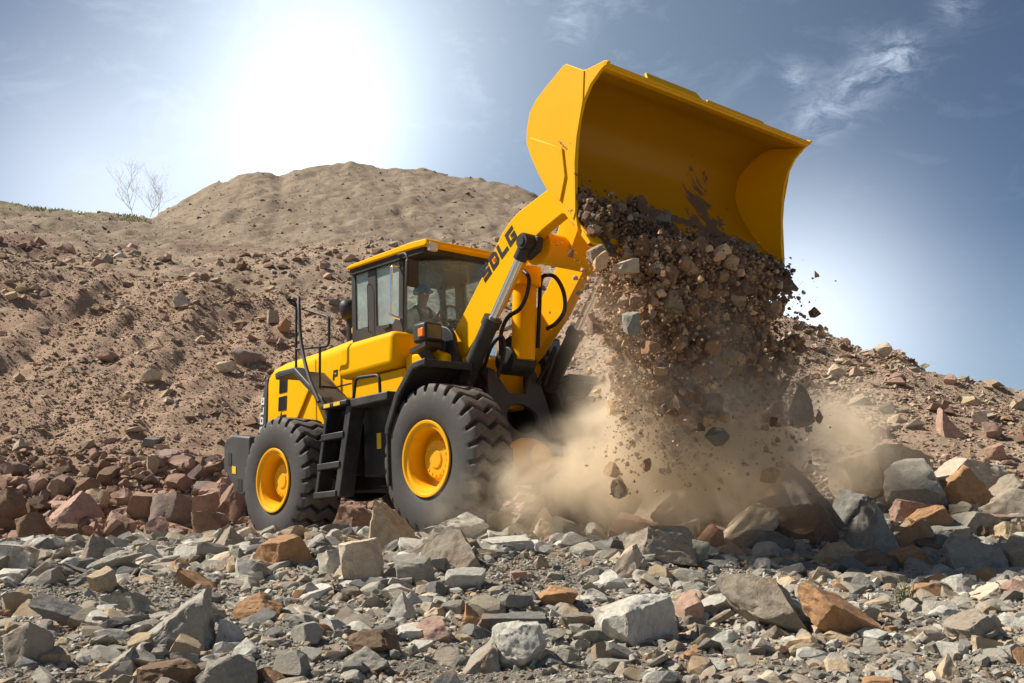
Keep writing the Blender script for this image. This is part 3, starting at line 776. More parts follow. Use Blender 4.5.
# front plate with the big oval hole
fp = B(); outer = [(-.50, .84), (-.50, .96), (-.42, 1.62), (-.36, 1.84), (-.28, 1.82), (-.13, 1.56), (.13, 1.56), (.28, 1.82), (.36, 1.84), (.42, 1.62), (.50, .96), (.50, .84)]
inner = [(.24 * math.cos(q), 1.26 + .170 * math.sin(q)) for q in np.linspace(0, 2 * math.pi, 24, endpoint=False)]
def xpl(z): return .16 - .26 * (z - .86)
for off in (0, -.05):
    ov = [fp.bm.verts.new((xpl(z) + off, y, z)) for y, z in outer]; iv = [fp.bm.verts.new((xpl(z) + off, y, z)) for y, z in inner]
    eo = [fp.bm.edges.new((ov[k], ov[(k + 1) % len(ov)])) for k in range(len(ov))]; ei = [fp.bm.edges.new((iv[k], iv[(k + 1) % len(iv)])) for k in range(len(iv))]
    bmesh.ops.triangle_fill(fp.bm, edges=eo + ei, use_beauty=True)
    if off == 0: keep = (ov, iv)
for A1, A2 in ((keep[0], ov), (keep[1], iv)):
    for k in range(len(A1)): fp.bm.faces.new((A1[k], A1[(k + 1) % len(A1)], A2[(k + 1) % len(A2)], A2[k]))
fp.build('front_plate', M['grey'], front, smooth=30)
for s_ in (-1, 1):
    B().lathe([(s_ * .715, .0001), (s_ * .715, .085), (s_ * .745, .085), (s_ * .755, .07), (s_ * .755, .0001)], -.46, 2.10, 20).build('pivot_pin', M['grey'], front, bevel=.006)
    y0, y1 = sorted((s_ * 1.39, s_ * .745))
    fd = B().strip([(-.60, .55), (-.61, 1.15), (-.42, 1.50), (-.13, 1.775), (.07, 1.79)], .03, y0, y1).build('front_fender', M['black'], bevel=.006)
    ya, yb = sorted((s_ * 1.395, s_ * 1.345))
    B().strip([(-.585, 1.10), (-.58, 1.16), (-.40, 1.48), (-.12, 1.745), (.09, 1.76)], .075, ya, yb).build('fender_lip', M['black'], fd, bevel=.012)
    B().box(.045, .085, min(s_ * 1.39, s_ * .745), max(s_ * 1.39, s_ * .745), 1.745, 1.825).build('fender_edge', M['black'], fd, bevel=.01)
    # head lamp on its bracket
    yc = s_ * .93
    hl = B().box(-.56, -.33, yc - .125, yc + .125, 2.12, 2.34).build('headlamp', M['black'], bevel=.03)
    B().box(-.335, -.318, yc - .095, yc + .095, 2.15, 2.31).build('lens', M['lens'], hl, bevel=.006)
    B().box(-.44, -.345, yc + s_ * .128 - .018, yc + s_ * .128 + .018, 2.17, 2.27).build('turn_signal', M['amber'], hl, bevel=.01)
    B().flat([(-.62, yc - .12, 2.02), (-.34, yc - .12, 2.06), (-.34, yc + .12, 2.06), (-.62, yc + .12, 2.02)], (0, 0, .05)).flat([(-.6, s_ * .70, 1.78), (-.42, s_ * .70, 1.78), (-.40, yc, 2.03), (-.60, yc, 2.02)], (0, s_ * .04, 0.02)).build('lamp_bracket', M['black'], hl)

# ---- boom
bp = [(-.70, 2.06), (-.62, 2.20), (-.50, 2.25), (-.40, 2.30), (.09, 2.80), (.30, 3.05), (.46, 3.225), (.60, 3.33), (.75, 3.40), (1.19, 3.52), (1.75, 3.46), (1.92, 3.36), (1.94, 3.20), (1.80, 3.08), (1.38, 3.20), (1.10, 3.11), (.90, 3.02), (.70, 2.87), (.50, 2.65), (.35, 2.47), (-.17, 2.03), (-.42, 1.90), (-.62, 1.93)]
for s_ in (-1, 1):
    y0, y1 = sorted((s_ * .57, s_ * .43))
    bo = B().prism(bp, y0, y1).build('boom_arm', M['yellow'], bevel=.012, smooth=25)
    if s_ < 0:
        u = Vector((.56, 0, .39)); vv = Vector((-.39, 0, .56))
        lettering('SDLG', (.150, -.572, 2.735), u, vv, .150, .172, .026, (0, -.003, 0), 'lettering', M['letter'], bo, .12)
        o_ = Vector((.150, -.572, 2.735)) + u.normalized() * (.176 + .084) + vv.normalized() * .066
        un_, vn_ = u.normalized(), vv.normalized()
        B().flat([o_ + un_ * .022 * math.cos(q) * 1.1 + un_ * .008 + vn_ * (.02 + .022 * math.sin(q)) for q in np.linspace(0, 2 * math.pi, 10, endpoint=False)], (0, -.0035, 0)).build('red_dot', M['red'], bo, smooth=0)
ct = B().lathe([(-.428, .20), (-.36, .175), (.36, .175), (.428, .20)], .86, 3.0, 32).build('cross_tube', M['yellow'], smooth=50)
B().prism([(.70, 2.90), (1.02, 2.90), (1.30, 3.35), (1.35, 3.62), (1.15, 3.70), (.98, 3.5)], -.11, .11).build('rocker', M['yellow'], bevel=.02)
B().tube([(1.28, 0, 3.58), (1.95, 0, 3.55)], .07, 10).build('bucket_link', M['yellow'], smooth=60)
for s_ in (-1, 1):
    y = s_ * .645
    lc = B().tube([(-.10, y, 1.75), (.32, y, 2.26)], .092, 20).tube([(.285, y, 2.218), (.345, y, 2.29)], .108, 20).tube([(-.17, y, 1.67), (-.08, y, 1.775)], .11, 14).build('lift_cylinder', M['black'], smooth=50)
    B().tube([(.34, y, 2.284), (.88, y, 2.94)], .047, 16).build('rod', M['chrome'], lc, smooth=60)
    B().lathe([(y - s_ * .07, .0001), (y - s_ * .07, .09), (y + s_ * .07, .092), (y + s_ * .085, .08), (y + s_ * .085, .05), (y + s_ * .10, .045), (y + s_ * .10, .0001)], .93, 3.0, 24).tube([(.80, y, 2.84), (.90, y, 2.96)], .075, 14).build('rod_eye', M['black'], lc, smooth=40)
    B().flat([(.78, y - s_ * .03, 2.87), (.86, y - s_ * .03, 2.83), (1.03, y - s_ * .03, 2.90), (1.07, y - s_ * .03, 3.03), (1.02, y - s_ * .03, 3.06), (.99, y - s_ * .03, 2.97)], (0, s_ * .03 + .12 * -s_, 0)).build('cylinder_fork', M['black'], lc, bevel=.012)
tc = B().tube([(.10, 0, 1.92), (.185, 0, 2.80)], .135, 24).tube([(.18, 0, 2.76), (.205, 0, 2.98)], .185, 24).build('tilt_cylinder', M['yellow'], smooth=50, bevel=.01)
B().tube([(.20, 0, 2.97), (.31, 0, 3.42)], .05, 14).build('rod', M['chrome'], tc, smooth=60)
B().tube([(-.02, -.18, 1.92), (-.02, .18, 1.92)], .16, 20).build('trunnion', M['black'], tc, smooth=40, bevel=.01)
for ctrl in ([(.42, -.25, 2.87), (.55, -.28, 2.74), (.52, -.30, 2.55), (.40, -.30, 2.42), (.20, -.30, 2.36), (.08, -.3, 2.2), (.06, -.3, 1.95)],
             [(.22, .12, 2.05), (.26, .14, 2.5), (.28, .16, 2.80), (.33, .18, 2.88), (.46, .22, 2.84), (.55, .25, 2.65), (.52, .28, 2.45), (.38, .28, 2.33), (.25, .25, 2.28)],
             [(-.1, -.45, 1.75), (.12, -.5, 2.02), (.25, -.45, 2.12), (.22, -.4, 1.95), (.1, -.4, 1.7)],
             [(-.05, .35, 1.7), (.12, .42, 1.98), (.22, .40, 2.08), (.2, .36, 1.9), (.08, .34, 1.66)]):
    B().tube(curve_pts(ctrl, 40), .024, 8).build('hydraulic_hose', M['rubber_hose'], smooth=60)

# ---- bucket
BW, BR = 1.57, 1.655
outer = [(2.99, 3.985), (2.86, 4.0), (2.73, 4.03), (2.52, 4.13), (2.38, 4.10), (2.23, 4.015), (2.10, 3.93), (2.02, 3.85), (1.965, 3.70), (1.95, 3.58), (2.00, 3.42), (2.09, 3.24), (2.19, 3.06), (2.62, 2.50)]
t_ = .035
def inset(pl, t):
    out = []
    for k, p in enumerate(pl):
        p = Vector(p); d = Vector((0, 0))
        if k: d += (p - Vector(pl[k - 1])).normalized()
        if k < len(pl) - 1: d += (Vector(pl[k + 1]) - p).normalized()
        d.normalize(); out.append(p + Vector((-d.y, d.x)) * t)
    return out
# smooth the shell profile
sm = curve_pts([(x, 0, z) for x, z in ((2.90, 3.985), (2.73, 4.02), (2.55, 4.07), (2.38, 4.06), (2.23, 4.0), (2.10, 3.92), (2.03, 3.84), (1.98, 3.70), (1.97, 3.58), (2.01, 3.42), (2.09, 3.24), (2.19, 3.06))], 44)
shell = [(p.x, p.z) for p in sm] + [(2.62, 2.50)]
shell = [(2.985, 3.965)] + shell
bk = B()
bk.strip(shell, .03, -BW + .02, BR - .02)
bucket = bk.build('bucket', M['bucket'], bevel=.004, smooth=40)
B().strip([(p.x, p.y) for p in inset(shell[1:-1] + [(2.60, 2.525)], .032)], .004, -BW + .037, BR - .037).build('shade_lining', M['shade_lining'], bucket, smooth=40)  # added inner skin that carries the painted shade of the bucket's inside
sidep = [(3.03, 3.985), (2.98, 4.01), (2.735, 4.005), (2.515, 4.15), (2.47, 4.145), (2.36, 4.085), (2.22, 4.015), (2.09, 3.935), (2.01, 3.85), (1.96, 3.70), (1.945, 3.58), (1.995, 3.42), (2.08, 3.23), (2.18, 3.05), (2.55, 2.55), (2.535, 2.72), (2.54, 2.95), (2.565, 3.20), (2.60, 3.42), (2.64, 3.58), (2.70, 3.72), (2.80, 3.85), (2.92, 3.93)]
for s_ in (-1, 1):
    W_ = BW if s_ < 0 else BR; y0, y1 = sorted((s_ * W_, s_ * (W_ - .035)))
    sp_ = B().prism(sidep, y0, y1).build('side_plate', M['bucket'], bucket, bevel=.006, smooth=30)
    yw = s_ * (W_ + .001)
    B().flat([(2.015, yw, 3.60), (2.42, yw, 3.37), (2.44, yw, 3.10), (2.36, yw, 2.88), (2.21, yw, 3.06), (2.09, yw, 3.25), (2.005, yw, 3.45)], (0, s_ * .016, 0)).build('wear_plate', M['bucket'], bucket, bevel=.006)
    B().flat([(2.735, yw, 4.0), (2.70, yw, 3.73), (2.60, yw, 3.42), (2.56, yw, 3.2), (2.535, yw, 2.75), (2.50, yw, 2.68), (2.52, yw, 3.2), (2.56, yw, 3.43), (2.66, yw, 3.75), (2.70, yw, 4.01)], (0, s_ * .008, 0)).build('side_edge', M['bucket'], bucket)
B().prism([(2.60, 2.555), (2.575, 2.52), (2.66, 2.40), (2.69, 2.43)], -BW, BR).build('cutting_edge', M['bucket'], bucket, bevel=.006)
for y in np.linspace(-1.32, 1.42, 8):
    B().prism([(2.555, 2.60), (2.53, 2.57), (2.69, 2.33), (2.72, 2.36)], y - .07, y + .07).build('tooth', M['bucket'], bucket, bevel=.008)
B().flat([(2.975, -.98, 3.985), (2.975, -.16, 3.985), (2.92, -.20, 4.092), (2.92, -.94, 4.092)], (-.02, 0, -.012)).build('spill_guard', M['yellow'], bucket, bevel=.004)
B().flat([(2.975, -.10, 3.985), (2.975, .88, 3.985), (2.94, .86, 4.048), (2.94, -.06, 4.048)], (-.02, 0, -.012)).build('spill_guard', M['yellow'], bucket, bevel=.004)
B().tube([(2.985, -BW, 3.975), (2.985, BR, 3.975)], .0165, 8).build('lip_bar', M['bucket'], bucket, smooth=60)
B().strip([(1.99, 3.25), (1.95, 3.45), (1.93, 3.62), (1.97, 3.75)], .03, -.9, .9).build('back_plate', M['bucket'], bucket, smooth=40)
for y in (-.62, -.38, .38, .62):
    B().prism([(1.955, 3.60), (1.78, 3.36), (1.80, 3.08), (2.04, 3.10), (2.02, 3.30), (1.985, 3.42)], y - .025, y + .025).build('hinge_ear', M['yellow'], bucket, bevel=.008)

# wheel meshes carry their materials
for me_, ma_ in ((tyre_me, 'tyre'), (rim_me, 'concave'), (hub_me, 'concave')):
    if not me_.materials: me_.materials.append(M[ma_])
bpy.context.view_layer.update()
# ------------------------------------------------------------------ stones
def ico(sub):
    bm = bmesh.new(); bmesh.ops.create_icosphere(bm, subdivisions=sub, radius=1)
    v = np.array([x.co[:] for x in bm.verts]); f = np.array([[q.index for q in p.verts] for p in bm.faces]); bm.free()
    return v / np.linalg.norm(v, axis=1)[:, None], f


ICO = {k: ico(k) for k in (1, 2, 3, 4, 5)}


def stone(seed, sub, kind='block'):
    """an angular quarry stone inside a unit box: a ball cut by fracture planes, then chipped"""
    r = np.random.default_rng(seed); v, f = ICO[sub]; v = v * 1.25
    pl = []
    ax = np.vstack([np.eye(3), -np.eye(3)])
    if kind in ('block', 'slab'):
        q, _ = np.linalg.qr(r.normal(size=(3, 3)) * .30 + np.eye(3))
        for a in ax @ q.T: pl.append((a + r.normal(size=3) * .16, r.uniform(.58, .78)))
        for _ in range(r.integers(9, 14)): pl.append((r.normal(size=3), r.uniform(.74, .96)))
    elif kind == 'point':
        n = r.integers(3, 5); o = r.uniform(0, 6.28)
        for k in range(n):
            t = o + k * 6.28 / n + r.uniform(-.35, .35); pl.append((np.array([math.cos(t), math.sin(t), r.uniform(.45, .9)]), r.uniform(.42, .62)))
        pl.append((np.array([r.uniform(-.2, .2), r.uniform(-.2, .2), -1]), .55))
        for _ in range(9): pl.append((r.normal(size=3), r.uniform(.68, .95)))
    elif kind == 'wedge':
        s = r.choice([-1, 1])
        pl += [(np.array([s * .75, -.25, .85]), .42), (np.array([-s, r.uniform(-.2, .2), .15]), .66), (np.array([0, -1, .12]), .62), (np.array([0, 0, -1.]), .55), (np.array([r.uniform(-.2, .2), 1, .2]), .65)]
        for _ in range(9): pl.append((r.normal(size=3), r.uniform(.70, .95)))
    else:
        for _ in range(13): pl.append((r.normal(size=3), r.uniform(.66, .90)))
    for n_, d in pl:
        n_ = n_ / np.linalg.norm(n_); h = v @ n_ - d
        v = v - np.where(h > 0, h, 0)[:, None] * n_ * 1.0
    nrm = v / np.linalg.norm(v, axis=1)[:, None]
    if sub >= 4:
        a = fbm(v * 2.1 + seed % 97, 3, seed % 1009) * .06 + np.abs(fbm(v * 4.5 + seed % 31, 3, seed % 911)) * -.055
        if sub >= 5: a = a + fbm(v * 14 + seed % 17, 2, seed % 71) * .010
        # stepped fracture ledges
        a = a + (np.floor((v @ np.array([.3, .2, .93])) * 5 + vnoise(v * 1.7, seed % 13) * 1.2) % 2) * .018
    else:
        a = fbm(v * 2.3 + seed % 97, 2, seed % 1009) * .06
    v = v + nrm * a[:, None]
    lo, hi = v.min(0), v.max(0)
    return (v - (lo + hi) / 2) / (hi - lo), f


PAL = {'grey': (.34, .322, .278), 'dark grey': (.20, .197, .183), 'pale grey': (.52, .505, .45), 'tan': (.46, .36, .245), 'orange-brown': (.40, .235, .125), 'red-brown': (.33, .205, .15),
       'pink': (.43, .29, .23), 'brown': (.23, .155, .105), 'cream': (.56, .475, .37), 'purple-grey': (.29, .225, .20), 'grey-tan': (.34, .295, .235)}
# pixel box in the photo, colour, form, label, distance (None: stands on the floor where its foot shows), short name used by neighbours' labels
BO = [
    (128, 589, 215, 651, 'grey', 'wedge', 'big grey slab with a smooth sloping face, alone on the left gravel', None, 'the big grey slab on the left gravel'),
    (79, 535, 120, 569, 'grey-tan', 'point', 'grey-tan pointed boulder on the edge of the pale track', None, 'the pointed boulder by the pale track'),
    (84, 549, 136, 575, 'grey', 'lean', 'flat grey stone leaning against the pointed boulder by the track', None, None),
    (-6, 545, 36, 576, 'pale grey', 'slab', 'pale grey flat stone at the left picture edge beside the track', None, 'the pale flat stone at the left edge'),
    (88, 567, 117, 594, 'tan', 'block', 'squat tan block just below the pointed boulder by the track', None, None),
    (0, 588, 38, 618, 'tan', 'block', 'tan boulder low at the left edge, above the grey cracked block', None, 'the tan boulder low at the left edge'),
    (38, 592, 90, 626, 'dark grey', 'fall', 'dark grey tilted slab between the tan edge boulder and the big slab', None, 'the dark tilted slab'),
    (99, 592, 155, 618, 'grey', 'slab', 'long low grey stone behind the big grey slab', None, None),
    (8, 623, 52, 669, 'grey-tan', 'block', 'cracked grey block with a tan right side in the bottom left corner', None, 'the cracked block in the bottom left corner'),
    (96, 647, 138, 676, 'grey', 'wedge', 'grey wedge stone below the big grey slab, near the bottom', None, None),
    (143, 661, 196, 694, 'brown', 'slab', 'brown flat stone cut by the bottom edge left of centre', None, 'the brown stone on the bottom edge'),
    (198, 654, 262, 692, 'grey', 'block', 'grey block with orange stain beside the brown bottom-edge stone', None, None),
    (234, 594, 282, 622, 'orange-brown', 'round', 'rounded orange-tan boulder right of the big grey slab', None, 'the rounded orange boulder'),
    (216, 620, 250, 648, 'pale grey', 'wedge', 'pale grey wedge between big grey slab and rounded orange boulder', None, None),
    (234, 559, 264, 585, 'pale grey', 'block', 'pale upright block above the rounded orange boulder', None, None),
    (174, 568, 213, 590, 'orange-brown', 'wedge', 'orange-brown stone behind the top right of the big grey slab', None, None),
    (206, 525, 254, 557, 'grey-tan', 'point', 'two-toned tan and grey boulder directly below the rear wheel', None, 'the two-toned boulder under the rear wheel'),
    (253, 535, 312, 570, 'orange-brown', 'block', 'wide orange-brown boulder in front of the rear tyre', None, 'the wide boulder before the rear tyre'),
    (277, 526, 307, 548, 'tan', 'round', 'small tan boulder resting behind the wide boulder at the rear tyre', None, None),
    (318, 549, 358, 579, 'pale grey', 'block', 'pale grey boulder below the ladder', None, 'the pale boulder below the ladder'),
    (367, 501, 431, 558, 'tan', 'wedge', 'largest tan boulder, standing against the front tyre', 10.0, 'the tan boulder at the front tyre'),
    (429, 513, 488, 545, 'pale grey', 'block', 'pale grey boulder in front of the front tyre tread', 10.2, None),
    (421, 528, 483, 572, 'grey-tan', 'point', 'boulder with tan left face and grey right face below the front tyre', None, 'the half tan half grey boulder'),
    (476, 535, 541, 555, 'pale grey', 'slab', 'long flat pale slab lying right of the front tyre', None, 'the long flat pale slab'),
    (338, 539, 382, 584, 'cream', 'block', 'cream boulder left of the tan boulder at the front tyre', None, None),
    (522, 508, 567, 549, 'cream', 'point', 'pointed cream boulder on the rock line under the dust', 10.4, 'the pointed cream boulder'),
    (551, 517, 580, 549, 'grey', 'block', 'grey boulder touching the right side of the pointed cream boulder', 10.1, None),
    (577, 523, 606, 545, 'pale grey', 'block', 'pale grey block between cream boulder and reddish block', 10.5, None),
    (602, 513, 659, 547, 'red-brown', 'block', 'reddish brown square block under the falling rocks', 10.6, 'the reddish square block'),
    (658, 482, 742, 539, 'brown', 'block', 'biggest dark brown boulder under the falling rocks', 11.2, 'the biggest dark brown boulder'),
    (484, 510, 512, 540, 'tan', 'block', 'dusty tan boulder just right of the front tyre', 11.0, None),
    (506, 494, 548, 535, 'tan', 'wedge', 'dust-veiled tan boulder behind the pointed cream boulder', 11.4, None),
    (606, 546, 643, 580, 'cream', 'lean', 'pinkish cream triangular stone below the reddish square block', None, 'the triangular cream stone'),
    (626, 527, 692, 567, 'grey-tan', 'slab', 'broad grey-tan slab below the biggest dark brown boulder', None, 'the broad slab below the dark brown boulder'),
    (392, 555, 433, 587, 'grey', 'block', 'grey stone with orange corner below the tan front-tyre boulder', None, None),
    (445, 568, 485, 592, 'pale grey', 'slab', 'pale low stone below the half tan half grey boulder', None, None),
    (597, 595, 678, 646, 'pale grey', 'slab', 'large pale grey slab, centre right of the foreground gravel', None, 'the large pale slab in the gravel'),
    (484, 623, 546, 672, 'pale grey', 'round', 'smooth pale rounded stone in the centre near the bottom', None, 'the smooth rounded stone'),
    (462, 604, 488, 625, 'orange-brown', 'wedge', 'bright orange wedge above the smooth rounded stone', None, None),
    (389, 592, 416, 621, 'pale grey', 'point', 'small pale pyramid in the gravel below the front wheel', None, 'the small pale pyramid'),
    (416, 617, 452, 646, 'pink', 'block', 'pink-orange block left of the smooth rounded stone', None, None),
    (349, 630, 401, 662, 'brown', 'block', 'brown block with an orange right end near the bottom', None, 'the brown block with an orange end'),
    (530, 586, 577, 611, 'orange-brown', 'slab', 'orange-tan slab below the long flat pale slab', None, None),
    (476, 613, 553, 636, 'dark grey', 'slab', 'long dark grey plate lying above the smooth rounded stone', None, None),
    (423, 582, 447, 601, 'dark grey', 'round', 'small dark rounded stone below the half tan half grey boulder', None, None),
    (676, 592, 702, 625, 'pink', 'block', 'pinkish stone touching the right end of the large pale slab', None, None),
    (458, 640, 501, 673, 'grey', 'wedge', 'grey wedge left of the smooth rounded stone, lower down', None, None),
    (338, 647, 390, 674, 'grey', 'slab', 'grey plate under the brown block with an orange end', None, None),
    (728, 475, 782, 508, 'orange-brown', 'block', 'orange-tan boulder perched right of the biggest dark brown boulder', 11.6, 'the perched orange-tan boulder'),
    (787, 478, 846, 546, 'grey-tan', 'fall', 'tall leaning grey-brown boulder in the middle of the right pile', 11.2, 'the tall leaning boulder'),
    (715, 510, 770, 561, 'cream', 'lean', 'cream slab leaning up to the right below the perched boulder', 10.5, 'the leaning cream slab'),
    (774, 514, 840, 564, 'brown', 'round', 'brown-tan bulging boulder in front of the tall leaning boulder', 10.4, 'the bulging brown boulder'),
    (839, 505, 897, 563, 'grey', 'point', 'sharp grey boulder with a peaked top in the right pile', 10.4, 'the sharp grey peak'),
    (885, 467, 942, 520, 'grey', 'block', 'big grey boulder with orange right edge high on the right pile', 12.2, 'the big grey boulder on the right pile'),
    (929, 476, 997, 521, 'orange-brown', 'round', 'big orange-brown round boulder on top of the right pile', 12.3, 'the round orange boulder on the right pile'),
    (984, 498, 1030, 534, 'grey-tan', 'block', 'grey-tan block at the right picture edge on the pile', 11.8, 'the block at the right edge'),
    (890, 528, 936, 567, 'orange-brown', 'slab', 'flat orange plate standing right of the sharp grey peak', 10.7, 'the flat orange plate'),
    (885, 554, 921, 574, 'orange-brown', 'block', 'low orange brick-shaped block below the flat orange plate', None, None),
    (733, 540, 785, 567, 'dark grey', 'round', 'dark grey stone at the foot of the bulging brown boulder', 10.1, None),
    (684, 533, 719, 565, 'red-brown', 'wedge', 'orange-red stone left of the leaning cream slab', 10.3, None),
    (672, 528, 696, 549, 'pale grey', 'block', 'pale stone right under the biggest dark brown boulder', 10.6, None),
    (672, 546, 704, 568, 'grey', 'block', 'grey stone below the orange-red stone by the cream slab', None, None),
    (722, 571, 822, 634, 'grey-tan', 'fall', 'biggest foreground slab, pale topped with rusty patches, right of centre', None, 'the biggest foreground slab'),
    (800, 585, 872, 640, 'orange-brown', 'fall', 'long rusty slab tilted against the biggest foreground slab', None, 'the tilted rusty slab'),
    (676, 592, 708, 622, 'tan', 'block', 'tan block at the left end of the biggest foreground slab', 6.9, None),
    (690, 625, 722, 643, 'grey', 'slab', 'flat grey stone below the tan block by the biggest slab', None, None),
    (813, 551, 862, 569, 'tan', 'slab', 'flat tan stone at the foot of the sharp grey peak', None, None),
    (854, 558, 885, 576, 'brown', 'block', 'small brown block between sharp grey peak and orange brick', None, None),
    (908, 583, 949, 601, 'orange-brown', 'slab', 'flat orange stone in the gravel below the right pile', None, 'the flat orange stone in the gravel'),
    (963, 583, 1002, 603, 'cream', 'wedge', 'cream flat-topped stone in the right gravel', None, 'the cream stone in the right gravel'),
    (946, 611, 1003, 645, 'grey-tan', 'block', 'grey-tan boulder near the right edge of the foreground', None, 'the grey-tan boulder near the right edge'),
    (974, 636, 999, 655, 'tan', 'block', 'tan cube beneath the grey-tan boulder near the right edge', None, None),
    (933, 655, 965, 688, 'tan', 'point', 'tan stone on the bottom edge at far right', None, 'the tan stone on the bottom right edge'),
    (909, 626, 945, 644, 'cream', 'slab', 'cream low stone left of the grey-tan boulder near the right edge', None, None),
    (901, 599, 924, 617, 'grey', 'block', 'small grey block under the flat orange gravel stone', None, None),
    (929, 606, 959, 622, 'pale grey', 'slab', 'pale chip above the grey-tan boulder near the right edge', None, None),
    (949, 546, 997, 577, 'grey', 'round', 'rounded grey boulder at the foot of the right pile', None, 'the rounded grey boulder of the right pile'),
    (991, 531, 1030, 556, 'tan', 'block', 'tan block under the right-edge block of the pile', 11.2, None),
    (1006, 546, 1036, 574, 'tan', 'round', 'tan round stone lowest at the right edge of the pile', None, None),
    (932, 530, 960, 549, 'grey', 'slab', 'grey slab wedged right of the flat orange plate', 11.2, None),
    (932, 544, 953, 563, 'dark grey', 'slab', 'dark grey stone below the grey slab beside the orange plate', 10.6, None),
    (949, 521, 992, 546, 'grey', 'slab', 'grey slab under the round orange boulder of the pile', 11.4, None),
    (896, 508, 936, 521, 'pink', 'slab', 'pinkish thin slab under the big grey pile boulder', 11.6, None),
    (911, 515, 950, 534, 'orange-brown', 'block', 'orange block below the pinkish thin slab', 11.3, None),
    (840, 498, 875, 527, 'dark grey', 'block', 'dark grey block behind the sharp grey peak', 11.5, None),
    (871, 455, 920, 481, 'tan', 'slab', 'dusty tan slab above the big grey boulder of the pile', 12.9, None),
    (938, 466, 998, 490, 'cream', 'slab', 'pale flat slab lying over the round orange pile boulder', 13.0, None),
    (994, 483, 1032, 509, 'grey-tan', 'block', 'brown-grey block above the right-edge block', 12.6, None),
    (742, 455, 800, 495, 'orange-brown', 'block', 'dusty orange boulder half hidden in the dust behind the pile', 12.6, None),
    (836, 462, 880, 500, 'tan', 'block', 'tan boulder in the dust behind the tall leaning boulder', 12.4, None),
    (45, 492, 104, 535, 'pink', 'round', 'big pinkish boulder in the bank left of the counterweight', 17.6, 'the big pink bank boulder'),
    (127, 492, 157, 519, 'red-brown', 'block', 'red-orange boulder in the bank left of the counterweight', 17.8, 'the red-orange bank boulder'),
    (150, 493, 192, 535, 'purple-grey', 'block', 'purple-grey boulder left of the rear wheel bank', 17.6, 'the purple-grey bank boulder'),
    (196, 468, 254, 535, 'red-brown', 'wedge', 'large red-brown sloping slab right behind the counterweight', 17.8, 'the sloping red slab behind the counterweight'),
    (191, 492, 217, 519, 'pink', 'block', 'pinkish block between purple-grey boulder and sloping red slab', 17.2, None),
    (-4, 488, 28, 514, 'brown', 'round', 'brown boulder at the left edge of the bank', 17.8, 'the brown bank boulder at the left edge'),
    (14, 512, 49, 538, 'brown', 'block', 'brown boulder lower left of the big pink bank boulder', 17.0, None),
    (85, 489, 108, 506, 'tan', 'block', 'tan stone on the bank above the big pink boulder', 18.2, None),
    (106, 511, 134, 535, 'pink', 'block', 'pink-grey block below the red-orange bank boulder', 17.1, None),
    (144, 517, 170, 539, 'pink', 'slab', 'pink slab in front of the purple-grey bank boulder', 16.9, None),
    (75, 478, 98, 499, 'brown', 'round', 'brown stone higher on the bank above the big pink boulder', 18.6, None),
    (191, 512, 226, 535, 'red-brown', 'slab', 'red flat stone at the foot of the sloping red slab', 16.9, None),
    (57, 524, 80, 544, 'brown', 'block', 'small brown block at the foot of the big pink bank boulder', 16.7, None),
    (322, 505, 372, 536, 'red-brown', 'block', 'red-brown boulder seen under the machine between its wheels', 17.0, 'the red boulder under the machine'),
    (142, 370, 162, 382, 'cream', 'slab', 'white flat stone lying on the open slope left of the machine', 'slope', 'the white flat stone on the slope'),
    (233, 347, 259, 365, 'purple-grey', 'round', 'purple-brown rock on the slope left of the hand rail', 'slope', 'the purple rock on the slope'),
    (217, 361, 236, 372, 'cream', 'slab', 'pale stone on the slope below the purple rock', 'slope', None),
    (146, 454, 160, 475, 'tan', 'slab', 'upright tan stone low on the slope left of the counterweight', 'slope', 'the upright tan slope stone'),
    (142, 436, 160, 448, 'dark grey', 'slab', 'dark flat stone above the upright tan slope stone', 'slope', None),
    (153, 444, 171, 453, 'pink', 'slab', 'pink flat stone right above the upright tan slope stone', 'slope', None),
    (182, 454, 201, 467, 'purple-grey', 'slab', 'purple-grey flat stone on the slope beside the counterweight', 'slope', None),
    (172, 290, 192, 306, 'cream', 'point', 'pale rock sticking out just under the terrace edge', 'slope', 'the pale rock under the terrace edge'),
    (98, 351, 116, 361, 'pink', 'slab', 'pinkish stone at mid slope on the left', 'slope', None),
    (266, 310, 280, 322, 'grey-tan', 'block', 'grey-tan block on the slope behind the hand rail', 'slope', None),
    (278, 320, 292, 332, 'orange-brown', 'block', 'orange rock on the slope just inside the hand rail', 'slope', None),
    (937, 408, 963, 437, 'pink', 'wedge', 'big pale pink rock standing on the right slope', 'slope', 'the big pink rock on the right slope'),
    (971, 411, 986, 425, 'cream', 'block', 'cream rock right of the big pink slope rock', 'slope', None),
    (982, 422, 1003, 439, 'pink', 'block', 'pinkish rock below the cream rock on the right slope', 'slope', None),
    (875, 342, 892, 356, 'cream', 'block', 'pale block on the skyline of the right slope', 'slope', 'the pale block on the right skyline'),
    (943, 373, 958, 387, 'pink', 'block', 'pink block on the skyline lower down the right slope', 'slope', None),
    (984, 443, 1006, 460, 'pink', 'slab', 'pale pink slab on the slope above the right pile', 'slope', None),
    (826, 364, 848, 378, 'cream', 'slab', 'pale slab high on the right slope near the falling rocks', 'slope', 'the pale slab high on the right slope'),
    (912, 456, 934, 472, 'cream', 'slab', 'pale stone on the slope just above the big grey pile boulder', 'slope', None),
    (872, 425, 892, 440, 'pink', 'block', 'dusty pink rock on the lower right slope', 'slope', None),
]
occupied = []
anchors = []
gy = np.linspace(4.2, 13, 1500)


def foot_distance(px, py, lo=4.2, hi=13.):
    y = np.linspace(lo, hi, 900)
    x = y * (px - 512) / F / cp * .985
    _, q = pix(x, y, ground(x, y, False))
    k = np.where(q <= py)[0]
    return y[k[0]] if len(k) else hi


